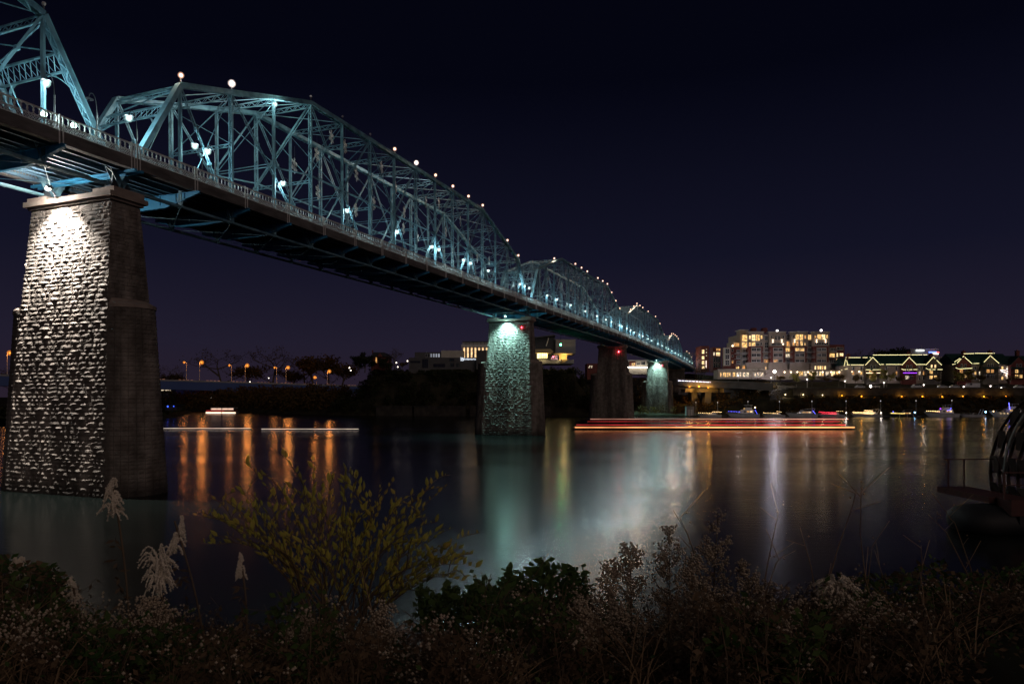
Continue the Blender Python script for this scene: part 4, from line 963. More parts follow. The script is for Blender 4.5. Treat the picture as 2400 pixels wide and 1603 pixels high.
# ---- buildings beside the bridge's far end
tw = building('slim_tower', 'slim dark tower with a column of lit windows at the bridge end', 1643, 1662, 811, 866, 420, 12, M_brick)
for v0, v1 in ((820, 829), (835, 842), (846, 854), (858, 864)): window(tw, 1645, 1650.5, v0, v1, 420, 2, 1, 2)
for v in (818, 825, 832.5): window(tw, 1654.5, 1656.5, v, v + 2, 420, 3, 1, 1)
mb = MB(); mb.tube([P(1655, 863, 419), P(1655, 845, 419)], .22, 5); mb.build('lit_pillar', emit('lit_pillar', (1, .8, .65), 2.0), tw)
b2 = building('brick_house', 'brick building with yellow lit windows left of the apartment block', 1671, 1690, 814, 866, 385, 6, M_brick)
window(b2, 1679, 1688, 817, 822, 385, 1, 3, 1); window(b2, 1679, 1687.5, 826, 834, 385, 2, 3, 1); window(b2, 1672, 1676, 826, 833, 385, 3, 1, 1)
for i in range(3):
    for v in (838, 851): window(b2, 1672.5 + i * 5.6, 1676 + i * 5.6, v, v + 10, 385, None, 1, 2)
b3 = building('white_flats', 'white modern flats with red panels seen between the dark pier and the far teal pier', 1474, 1524, 846, 872, 450, 14, M_cream)
block(b3, 'red_panel', M_brick, 1475, 1490, 846.5, 858, 449.6, 450); block(b3, 'roof_slab', M_frame, 1472, 1526, 843.5, 846, 448.5, 464)
window(b3, 1481, 1488, 851, 857, 449.6, 0, 2, 1); window(b3, 1493, 1499, 851, 855, 450, None, 2, 1); window(b3, 1503, 1512, 848, 855, 450, None, 3, 1)
bulbs(b3, [(1473, 860.5, 1520, 861.5)], 448, emit('eave_strip', (1, .9, .75), 10), .8, .35)
b4 = building('low_brick_house', 'low brown building with small lit windows left of the dark pier', 1376, 1408, 852, 884, 420, 12, M_brick)
for u, v in ((1381, 857), (1386, 857), (1379, 860), (1385, 860), (1403, 858), (1404, 868), (1404, 876)): window(b4, u, u + 2.6, v, v + 2, 420, 3, 1, 1)
M_dkstone = mat('dark_stone', (.020, .017, .014), .9, col2=(.055, .048, .04), scale=.35, bump=.4, bscale=2)  # dark stone with noise mottling
# ---- museum on the bluff
YM = 345.0
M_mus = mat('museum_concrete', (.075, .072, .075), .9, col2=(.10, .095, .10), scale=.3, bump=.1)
mu = building('museum_block', 'long dark concrete museum block with a glowing white sign on the bluff', 958, 1121, 838, 872, YM, 22, M_mus)
block(mu, 'raised_wing', M_mus, 972, 1034, 825.5, 845, YM + 4, YM + 20); block(mu, 'pale_wing', M_cream, 1034, 1086, 821.5, 846, YM + 3, YM + 18); block(mu, 'end_wall', M_mus, 1116, 1147, 821, 872, YM - 3, YM + 12)  # one wing in a paler stone than the dark block
block(mu, 'pale_end', mat('pink_plaster', (.45, .3, .24), .9), 1139, 1148, 820, 846, YM - 3.4, YM - 3)  # pinkish slab on the end wall
for i, u in enumerate((997, 1003, 1009, 1015, 1021, 1027)): window(mu, u, u + 3.6, 829, 837, YM + 4, None if i < 2 else 3, 1, 1, em=None if i < 2 else emit('cool_slot_window', (.8, .85, 1), .12 + .05 * i, False))
for u0, u1, v0, v1 in ((1016, 1043, 853, 860), (1056, 1064, 851, 859), (1054, 1064, 840, 846), (1070, 1076, 852, 860), (962, 985, 846, 850), (990, 1003, 842, 862)): window(mu, u0, u1, v0, v1, YM, None, 3, 1, frame=M_dark)
def text_part(t, body, u, v, Y, size, em, name):
    c = bpy.data.curves.new(name, 'FONT'); c.body = body; c.size = size; c.extrude = .06
    o = bpy.data.objects.new(name, c); COL.objects.link(o)
    bpy.context.view_layer.update(); me = bpy.data.meshes.new_from_object(o.evaluated_get(bpy.context.evaluated_depsgraph_get()))
    bpy.data.objects.remove(o); me.materials.clear(); me.materials.append(em)
    o = bpy.data.objects.new(name, me); COL.objects.link(o); o.parent = t
    o.matrix_local = WM[t].inverted() @ Matrix.Translation(P(u, v, Y)) @ Matrix.Rotation(R(90), 4, 'X'); return o
E_sign = emit('white_sign', (.8, .88, 1), 1.5, False)
text_part(mu, 'Evidamerks', 1086.5, 843.5, YM - .2, 1.35, E_sign, 'sign_lettering')
text_part(mu, 'B', 1081, 845.5, YM - .2, 2.3, E_sign, 'sign_emblem')
mb = MB(); 
for du in (1079.6, 1080.4): mb.box2(P(du, 846, YM - .25), P(du + .35, 837, YM - .1))
mb.build('sign_bar', E_sign, mu)
ms = thing('museum_mansion', 'white columned mansion with floodlit arches on the bluff beside the teal pier', 'building', (PX(1115, YM + 8), YM + 8, 22))
YS = YM + 8
block(ms, 'wall', M_brick, 1083, 1160, 812, 845, YS + 2.5, YS + 16); block(ms, 'entablature', M_frame, 1081, 1160, 808, 813, YS - .5, YS + 16); block(ms, 'roof', M_dark, 1084, 1160, 800, 803, YS, YS + 16)
for i in range(9):
    u = 1083.5 + i * 8.8; mb = MB(); p = P(u, 0, YS); z0, z1 = PZ(846, YS), PZ(813.2, YS)
    mb.tube([(p.x, YS + .3, z0), (p.x, YS + .3, z1)], [.42, .34], 10); mb.box((p.x, YS + .3, z1 - .2), (1.1, 1.1, .35)); mb.box((p.x, YS + .3, z0 + .2), (1.1, 1.1, .4)); mb.build('column', M_frame, ms)
    mb = MB(); mb.box2(P(u, 807.9, YS - .3), P(u + 7.6, 807, YS + .1)); mb.box2(P(u, 803.6, YS - .3), P(u + 7.6, 802.8, YS + .1))
    for j in range(8): mb.box2(P(u + j, 807, YS - .2), P(u + j + .45, 803.6, YS))
    mb.build('balustrade', M_frame, ms)
    if i < 8:
        w_ = window(ms, u + 2.6, u + 6.2, 817.5, 838, YS + 2.5, 2, 1, 4, em=emit('arch_floodlight_glow', (1, .62, .30), 1.5, False, .4, .8) if i == 0 else bpy.data.materials['arch_floodlight_glow'])  # floodlight on the arches put in as a glow of their own
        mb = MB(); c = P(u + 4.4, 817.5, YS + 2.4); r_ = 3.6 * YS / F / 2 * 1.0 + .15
        mb.prism([(c.x + r_ * math.cos(math.pi * j / 8), c.y, c.z + r_ * math.sin(math.pi * j / 8)) for j in range(9)], (0, .08, 0)); mb.build('arch_head', bpy.data.materials['arch_floodlight_glow'], w_)
def area_pt(name, loc, e, col, par, r=.3):
    dd = bpy.data.lights.new(name, 'POINT'); dd.energy = e; dd.color = col; dd.shadow_soft_size = r; o = bpy.data.objects.new(name, dd); COL.objects.link(o); o.parent = par; o.matrix_local = WM[par].inverted() @ Matrix.Translation(loc); return o
for i in range(4): 
    p = P(1090 + i * 16, 846, YS - 3.0); mb = MB(); mb.box((p.x, p.y, p.z), (.7, .4, .4)); mb.build('uplighter', E_flood, ms); area_pt('uplight', p + Vector((0, -.4, .8)), 2600, (1, .84, .62), ms)
mw = thing('museum_wing', 'modern museum wing with overhanging roof and glowing glass foyer, right of the teal pier', 'building', (PX(1300, YM), YM, 21))
block(mw, 'metal_box', mat('zinc_panel', (.20, .19, .20), .6, col2=(.25, .24, .25), scale=.5), 1302, 1349, 795, 829, YM - 2, YM + 14)
for i in range(6):
    for j in range(4): block(mw, 'panel', mat('zinc_tile', (.22, .21, .22), .55) if i + j == 0 else bpy.data.materials['zinc_tile'], 1302.8 + i * 7.7, 1309.6 + i * 7.7, 796 + j * 8.2, 803.4 + j * 8.2, YM - 2.12, YM - 2.0)
block(mw, 'tower', M_dark, 1252, 1301, 792, 842, YM + 1, YM + 16)
mb = MB(); mb.prism([P(1248, 790.5, YM - 4), P(1298, 784.5, YM - 4), P(1303, 786.5, YM - 4), P(1248, 793, YM - 4)], (0, 20, 0)); mb.build('roof', M_dark, mw)
mb = MB(); mb.bar(P(1285.5, 792, YM - 3), P(1280, 811, YM - 2), .4, .4); mb.build('roof_strut', M_frame, mw)
mb = MB(); mb.prism([P(1252, 818.5, YM - 5), P(1290, 818, YM - 5), P(1298, 824, YM - 5), P(1292, 827, YM - 5), P(1254, 827.5, YM - 5)], (0, 6, 0)); mb.build('canopy', mat('canopy_metal', (.5, .36, .16), .5), mw)
window(mw, 1259, 1283, 827.5, 840, YM - 1, 2, 5, 2, frame=M_dark, em=emit('foyer_glass', (1, .78, .32), 2.6, True, .5, .7)); window(mw, 1291, 1307, 833, 843, YM - 2.2, 3, 5, 3, frame=M_dark, em=emit('pink_foyer_glass', (1, .5, .5), .5, False, .8, .9))
mb = MB(); mb.prism([P(1286, 841, YM - 4), P(1290, 841, YM - 4), P(1300, 827, YM - 4), P(1297, 824, YM - 4)], (0, 2, 0)); mb.build('slanted_fin', M_dark, mw)
block(mw, 'soffit', mat('amber_soffit', (.6, .42, .18), .7), 1298, 1342, 828, 831.5, YM - 4, YM - 2.2); block(mw, 'amber_wall', bpy.data.materials['amber_soffit'], 1310, 1329, 832, 843, YM - 1.8, YM - 1)
mb = MB(); mb.prism([P(1316, 843.5, YM - 5), P(1334, 841, YM - 5), P(1329, 846, YM - 5), P(1317, 851, YM - 5)], (0, 2, 0)); mb.build('prow', bpy.data.materials['amber_soffit'], mw)
block(mw, 'terrace', M_conc, 1250, 1345, 843.6, 852, YM - 3.6, YM + 16)
area_pt('foyer_light', P(1270, 836, YM - 4), 1200, (1, .75, .3), mw, .5); area_pt('prow_light', P(1322, 837, YM - 5), 900, (1, .75, .3), mw, .4)
# ---- old house on the left end of the bluff
oh = thing('old_house', 'dark gabled old house with one orange window on the left end of the bluff', 'house', (PX(885, YM), YM, 22))
block(oh, 'wall', M_brick, 870, 908, 836, 868, YM, YM + 12)
mb = MB(); mb.prism([P(867, 836, YM - 1), P(911, 836, YM - 1), P(900, 826, YM - 1), P(876, 825.5, YM - 1)], (0, 14, 0)); mb.build('roof', M_dark, oh)
mb = MB(); mb.prism([P(884, 836, YM - 2), P(896, 836, YM - 2), P(890, 827, YM - 2)], (0, 8, 0)); mb.build('dormer', M_brick, oh); mb = MB(); mb.box2(P(872, 828, YM + 4), P(875, 821, YM + 6)); mb.build('chimney', M_brick, oh)
window(oh, 880.5, 883.5, 838, 850, YM, 1, 1, 3); window(oh, 890, 894, 840, 848, YM, None, 1, 2)
for i, (u, v, Y, T, h, k) in enumerate(((925, 866, YM + 4, T_bare[0], 12, 12), (855, 872, YM - 2, T_dark[0], 10, 12), (838, 876, YM - 3, T_dark[1], 8, 12), (905, 868, YM - 4, T_dark[2], 7.5, 12), (945, 868, YM + 3, T_brown[0], 5.5, 10))):
    tree(T, (PX(u, Y), Y, 21.5), h, k, ['large bare tree right of the old house on the bluff', 'dark evergreen left of the old house', 'lowest dark evergreen at the left end of the bluff top', 'dark evergreen in front of the old house', 'small brown tree lit from below between old house and museum'][i], 'trees around the old house', rz=i)
for i, (u, v) in enumerate(((929, 850), (955, 846), (819, 862), (932, 860), (822, 868))):
    t = thing('garden_lamp', 'white garden lamp on the bluff top, %s from the left' % nth((3, 5, 1, 4, 2)[i]), 'lamp', P(u, v + 10, YM), 0, 'garden lamps on the bluff'); mb = MB(); mb.tube([(0, 0, -.6), (0, 0, 10 * YM / F - .3)], .06, 5); mb.build('post', M_dark, t, local=True)
    mb = MB(); mb.ball((0, 0, 10 * YM / F), .3, 7, 5); mb.build('globe', emit('garden_globe', (1, .86, .7), 5) if i == 0 else bpy.data.materials['garden_globe'], t, local=True)
for i, (x0, x1) in enumerate(((-66, -48), (-47, -22), (-20, 18))):   # quay wall below the bluff
    t = thing('retaining_wall', ['left', 'middle', 'right'][i] + ' stretch of pale stone retaining wall at the foot of the bluff', 'wall', ((x0 + x1) / 2, column((x0 + x1) / 2)[0][0] + .4, 0)); y0 = column(x0)[0][0] - .3; y1 = column(x1)[0][0] - .3
    mb = MB(); mb.prism([(x0, y0, -.8), (x1, y1, -.8), (x1, y1, 4.6), (x0, y0, 4.6)], (0, 1, 0)); mb.build('body', M_dkstone, t)
    mb = MB(); mb.prism([(x0, y0 - .15, 4.6), (x1, y1 - .15, 4.6), (x1, y1 - .15, 4.9), (x0, y0 - .15, 4.9)], (0, 1.4, 0)); mb.build('coping', M_dkstone, t)
# ================================================================ RIGHT BANK
YR = 333.0
M_asph = mat('asphalt', (0.045, 0.045, 0.048), .85, col2=(.06, .06, .062), scale=.6)
mb = MB(); mb.box2((132, 329, 13.28), (700, 337, 13.36)); structure('road', mb, M_asph)
mb = MB(); mb.box2((132, 326.4, 13.25), (700, 328.9, 13.5)); structure('promenade', mb, M_asph)
wl = thing('river_wall', 'long dark stone river wall below the road with orange lamps', 'wall', (300, 325, 8))
for i in range(40):
    x0 = 134 + i * 7; mb = MB(); mb.box2((x0, 325.2, 8.8), (x0 + 6.96, 326.3, 13.0)); mb.build('wall_panel', M_dkstone, wl)
mb = MB(); mb.box2((134, 324.9, 13.002), (700, 326.39, 13.2)); mb.build('coping', M_dkstone, wl)
M_ov = mat('overpass_concrete', (.11, .105, .10), .9, col2=(.16, .15, .14), scale=.3, bump=.2, bscale=2)
ov = thing('road_overpass', 'curved concrete overpass beyond the bridge end, its underside lit orange', 'overpass', (PX(1690, YR), YR, 8))
cl = [(1478, 889, 372), (1530, 890.5, 362), (1590, 892.5, 350), (1650, 895.5, 342), (1710, 897.5, 336), (1760, 899.5, 332), (1812, 903, 329)]
for (u0, v0, y0), (u1, v1, y1) in zip(cl, cl[1:]):
    a, b = P(u0, v0, y0), P(u1, v1, y1); mb = MB(); mb.prism([a, b, b - Vector((0, 0, 2.6)), a - Vector((0, 0, 2.6))], (0, 9, 0)); mb.build('deck_beam', M_ov, ov)
    mb = MB(); mb.prism([a + Vector((0, -.2, 0)), b + Vector((0, -.2, 0)), b + Vector((0, -.2, 1)), a + Vector((0, -.2, 1))], (0, .3, 0)); mb.build('parapet', M_ov, ov)
for u, Y in ((1628, 348), (1660, 344), (1720, 338)):
    p = P(u, 0, Y); zt_ = PZ(911, Y); mb = MB(); mb.box2((p.x - 5, Y - .5, zt_ - 1.8), (p.x + 5, Y + 8, zt_)); mb.box2((p.x - 1.5, Y, 5), (p.x + 1.5, Y + 7, zt_ - 1.802)); mb.build('pier', M_ov, ov)
mb = MB(); mb.box2(P(1590, 925, 362), P(1652, 908, 363)); mb.build('abutment_wall', M_ov, ov)
mb = MB()
for i in range(46):
    u = 1590 + i * 1.65; 
    if i % 5 < 4: mb.box(P(u, 892.0 + (u - 1590) * .05, 348.5 - (u - 1590) * .13), (.28, .1, .2))
mb.build('rail_light', emit('rail_strip', (.85, .82, 1), 5), ov)
for i, (u, v, Y) in enumerate(((1616, 907, 346), (1638, 906, 342), (1660, 909, 340))):
    t = thing('underpass_lamp', 'orange lamp under the overpass, %s from the left' % nth(i + 1), 'lamp', P(u, v, Y), 0, 'orange lamps under the overpass')
    mb = MB(); mb.box((0, 0, .5), (.5, .4, .3)); mb.tube([(0, 0, .6), (0, 0, 1.2)], .06, 5); mb.build('fitting', M_dark, t, local=True); mb = MB(); mb.ball((0, 0, .05), .42 if i == 1 else .28, 8, 5); mb.build('bulb', E_orange, t, local=True); glow(t, (0, 0, .05), 2600 if i == 1 else 1300, (1, .45, .06), .5)
# lamps
def cap_lamp(loc, h, label, em, r=.5, group='white cap lamps on the promenade'):
    t = thing('promenade_lamp', label, 'lamp', loc, 0, group); mb = MB(); mb.tube([(0, 0, 0), (0, 0, h)], [.12, .08], 6); mb.build('post', M_frame, t, local=True)
    mb = MB(); mb.loft([[(q * math.cos(j * .785), q * math.sin(j * .785), z) for j in range(8)] for q, z in ((1.0, h + .55), (.95, h + .7), (.2, h + .8))]); mb.build('cap', M_frame, t, local=True)
    mb = MB(); mb.ball((0, 0, h + .25), r * .6, 8, 5); mb.build('globe', em, t, local=True, smooth=True); glow(t, (0, 0, h + .25), 700, (1, .88, .78), .36)
for i, (u, v, vb_) in enumerate(((1730, 880, 896), (1807.3, 885, 905), (1891.8, 889, 907), (1980.4, 893, 911), (2071.7, 897, 916), (2258.5, 906, 922), (2321.4, 905, 925), (2165, 902, 919))):
    Y = 338; z = ground(PX(u, Y), Y); cap_lamp((PX(u, Y), Y, z), PZ(v, Y) - z - .3, 'white cap lamp on the promenade, %s from the left' % nth(i + 1 if i < 5 else (7, 8, 6)[i - 5]), E_street)
for i, (u, v, k, lab) in enumerate(((1815, 871, 1.0, 'dazzling white floodlight on a pole in front of the apartment block'), (2040, 905.5, .75, 'dazzling white floodlight beside the kiosk on the promenade'), (2153.7, 905, .45, 'smaller white floodlight below the purple-lit balcony'), (2346, 908, .45, 'smaller white floodlight near the right edge of the promenade'))):
    Y = 341; z = ground(PX(u, Y), Y); h = PZ(v, Y) - z; t = thing('pole_floodlight', lab, 'floodlight', (PX(u, Y), Y, z)); mb = MB(); mb.tube([(0, 0, -.2), (0, 0, h - .3)], .1, 6); mb.box((0, .3, h), (1.3, .3, .9)); mb.build('pole', M_dark, t, local=True)
    mb = MB(); mb.ball((0, -.2, h), .75 * k, 8, 5); mb.build('lens', E_flood, t, local=True, smooth=True); glow(t, (0, -.2, h), 36000 * k ** 3, (.95, .86, 1), .8 * k)
for i, (u, v) in enumerate(((1840, 924.5), (1882, 925), (1927.4, 926), (1972.6, 927), (2018.4, 928.5), (2112.4, 932.5), (2161, 934.5), (2207.8, 935.5), (2255.5, 936.5), (2305, 936.5), (2356, 936.8))):
    Y = 324.6; p = P(u, v, Y); p.z = max(p.z, 9.3); t = thing('wall_lamp', '%s wall lamp low on the river wall, %s from the left' % ('orange' if i > 2 else 'pale yellow', nth(i + 1)), 'lamp', p, 0, 'orange lamps along the river wall')
    mb = MB(); mb.box((0, .35, .05), (.4, .5, .12)); mb.box((0, 0, .25), (.5, .5, .08)); mb.build('bracket', M_dark, t, local=True); mb = MB(); mb.ball((0, -.3, 0), .3, 8, 5); mb.build('bulb', E_orange2 if i > 2 else emit('pale_wall_bulb', (1, .75, .4), 4, False), t, local=True); glow(t, (0, -.3, 0), 1500 if i > 2 else 400, (1, .42, .04) if i > 2 else (1, .75, .4), .34)
dk_ = thing('dock', 'low dark floating dock along which the boats are moored', 'dock', (220, 313, 0))
for i in range(26): mb = MB(); mb.box2((82 + i * 8, 312.2, -.3), (82 + i * 8 + 7.9, 314.4, .5)); mb.build('float', M_fascia, dk_)
for i, (u, v) in enumerate(((1631, 943), (1682, 943), (1753, 941), (1827, 941), (1903, 940.5), (1983, 940), (2064, 939.5), (2147, 939), (2231, 938.5))):
    t = thing('dock_lamp', 'unlit slim lamp post on the dock, %s from the left' % nth(i + 1), 'lamp', (PX(u, 313.5), 313.5, .5), 0, 'slim lamp posts on the dock'); h = PZ(v, 313.5) - .5; mb = MB(); mb.tube([(0, 0, 0), (0, 0, h)], .06, 5); mb.build('post', M_frame, t, local=True)
    mb = MB(); mb.ball((0, 0, h), .24, 7, 5); mb.build('globe', emit('dim_globe', (1, .9, .85), .6, False) if i == 0 else bpy.data.materials['dim_globe'], t, local=True)  # faint glow put into the unlit globe to show it pale
for i, u in enumerate((1983.5, 2065)):
    t = thing('dock_light', 'low bright white light on the dock, %s one' % ('left' if i == 0 else 'right'), 'light', (PX(u, 313), 313, .5)); mb = MB(); mb.tube([(0, 0, 0), (0, 0, 1.0)], .1, 6); mb.build('bollard', M_frame, t, local=True); mb = MB(); mb.ball((0, 0, 1.2), .25, 7, 5); mb.build('globe', E_street, t, local=True); glow(t, (0, 0, 1.2), 250, (1, .85, .7), .3)
bx = thing('dock_shed', 'small pale shed at the water beside the far piers', 'shed', (PX(1618, 313), 313, .5)); block(bx, 'wall', M_conc, 1609, 1627, 952, 974, 313, 316); block(bx, 'door', M_frame, 1613, 1617, 960, 974, 312.9, 313); block(bx, 'door', M_frame, 1619, 1623, 960, 974, 312.9, 313); block(bx, 'roof', M_dark, 1608, 1628, 950.5, 952, 312.7, 316.3)
for i, (u, Y, h, T, base) in enumerate(((1648, 400, 13, T_bare[0], 12), (1772, 352, 9.5, T_bare[1], 12), (1828, 345, 5.5, T_brown[0], 10), (1868, 344, 6.3, T_leafy[0], 8), (1902, 344, 6.6, T_leafy[1], 8), (1938, 345, 5.6, T_brown[1], 10), (1966, 344, 6.5, T_brown[0], 10), (2005, 344, 6, T_brown[1], 10), (2052, 344, 6.8, T_leafy[0], 8), (2078, 344, 7.5, T_leafy[1], 8), (2110, 344, 5, T_brown[0], 10), (2200, 345, 5.2, T_brown[1], 10), (2238, 343, 7, T_leafy[0], 8), (2268, 343, 7.2, T_leafy[1], 8), (2300, 345, 5.4, T_brown[0], 10), (2365, 345, 5.5, T_brown[1], 10), (1500, 352, 14, T_bare[0], 12), (1518, 356, 12, T_bare[1], 12), (1630, 420, 14, T_bare[1], 12), (2080, 420, 22, T_dark[1], 12), (2062, 425, 19, T_bare[0], 12), (2020, 420, 18, T_bare[1], 12))):
    kind = 'yellow-lit leafy tree' if T in T_leafy else 'bare tree' if T in T_bare else 'dark evergreen' if T in T_dark else 'brown autumn tree'
    x = PX(u, Y); place = 'by the far piers' if u < 1530 else 'at the bridge end' if u < 1660 else 'rising behind the terrace roofs' if Y > 400 else 'on the promenade, %s tree from the left' % nth(i)
    tree(T, (x, Y, ground(x, Y)), h, base, '%s %s%s' % (kind, place, {16: ', left one', 17: ', right one', 0: ', right one', 18: ', left one', 20: ', middle', 21: ', leftmost'}.get(i, '')), 'trees along the far bank', rz=i * .9)
# vehicles on the road
M_car = [mat('silver_car_paint', (.55, .57, .58), .25, metal=.3), mat('dark_car_paint', (.05, .05, .06), .25)]
def car(u, L, H, label, m, van=False, Y=331):
    t = thing('parked_car' if not van else 'white_van', label, 'car' if not van else 'van', (PX(u, Y), Y, 13.37), 0, 'vehicles on the riverside road')
    prof = [(-.5, .18), (.5, .18), (.5, .55), (.44, .62), (.28, .64), (.16, 1), (-.26, 1), (-.4, .64), (-.5, .58)] if not van else [(-.5, .18), (.5, .18), (.5, .95), (.47, 1), (-.34, 1), (-.44, .6), (-.5, .55)]
    mb = MB(); mb.prism([(x * L, -.85, z * H) for x, z in prof], (0, 1.7, 0)); mb.build('body', m, t, local=True)
    mb = MB(); g = [(.25, .66), (.15, .95), (-.24, .95), (-.36, .66)] if not van else [(-.3, .62), (-.26, .93), (-.1, .93), (-.1, .62)]
    mb.prism([(x * L, -.87, z * H) for x, z in g], (0, .03, 0)); mb.build('side_window', M_pane, t, local=True)
    for x in (-.31, .31):
        mb = MB(); mb.tube([(x * L, -.9, .33), (x * L, -.68, .33)], .33, 12); w_ = mb.build('wheel', M_dark, t, local=True); mb = MB(); mb.tube([(x * L, -.92, .33), (x * L, -.9, .33)], .18, 8); mb.build('rim', M_frame, w_, local=True)
    mb = MB(); mb.box((L * .5, -.6, H * .45), (.06, .3, .15)); mb.build('tail_light', E_red if False else emit('tail_lamp', (1, .05, .05), 6, False) if 'tail_lamp' not in bpy.data.materials else bpy.data.materials['tail_lamp'], t, local=True)
    mb = MB(); mb.box((-L * .5, -.6, H * .45), (.06, .3, .15)); mb.build('headlight', M_frame, t, local=True)
for u, L, H, lab, m, v in ((2015, 4.4, 1.45, 'silver car parked below the white floodlight, leftmost on the road', 0, 0), (2148, 4.8, 1.8, 'silver estate car parked below the purple-lit balcony', 0, 0), (2208, 4.2, 1.4, 'low silver car between the estate car and the hatchback', 0, 0), (2237, 4.3, 1.45, 'bright silver hatchback left of the white van', 0, 0), (2279, 6.4, 2.4, 'white van parked on the riverside road', 0, 1), (2345, 4.6, 1.7, 'dark car parked near the right edge', 1, 0), (2388, 4.3, 1.45, 'silver car at the far right edge of the road', 0, 0)): car(u, L, H, lab, M_car[m] if not v else M_white, bool(v))
ki = thing('kiosk', 'small lit kiosk with a pale flat roof on the promenade', 'kiosk', (PX(2052, 339), 339, ground(PX(2052, 339), 339))); block(ki, 'roof', M_cream, 2044, 2063, 904.5, 906.5, 338, 341); 
for u in (2045.5, 2052, 2061): block(ki, 'post', M_cream, u, u + 1, 906.6, 914, 338.4, 338.7)
block(ki, 'counter', M_conc, 2046, 2062, 910.5, 914, 338.8, 340)

# ================================================================ MOORED BOATS
def hull(t, L, Bm, Hh, m, rake=.18):
    mb = MB(); rings = []
    for i in range(11):
        f = i / 10; x = -L / 2 + L * f                      # bow at -x
        w_ = Bm / 2 * min(1, (f / .42) ** .6 if f > 0 else 0.0) + .03; sh = Hh * (1.25 - .35 * min(1, f * 1.6)); kx = -rake * L * (1 - f) ** 2 * .35
        rings.append([(x + kx, -w_, sh), (x + (1 - f) ** 2 * .12 * L, -w_ * .72, -.2), (x + (1 - f) ** 2 * .16 * L, 0, -.45), (x + (1 - f) ** 2 * .12 * L, w_ * .72, -.2), (x + kx, w_, sh), (x + kx, 0, sh + .06)])
    mb.loft(rings); h_ = mb.build('hull', m, t, local=True)
    mb = MB(); mb.tube([(r[0][0], r[0][1] - .02, r[0][2] - .12) for r in rings], .06, 5); mb.build('rub_rail', M_iron, h_, local=True); return h_
def lights(t, pts, em, step=.45, r=.09, name='light_string'):
    mb = MB()
    for a, b in zip(pts, pts[1:]):
        a, b = Vector(a), Vector(b); N = max(1, int((b - a).length / step))
        for j in range(N): mb.ball(a.lerp(b, j / N), r, 5, 3)
    mb.build(name, em, t, local=True)
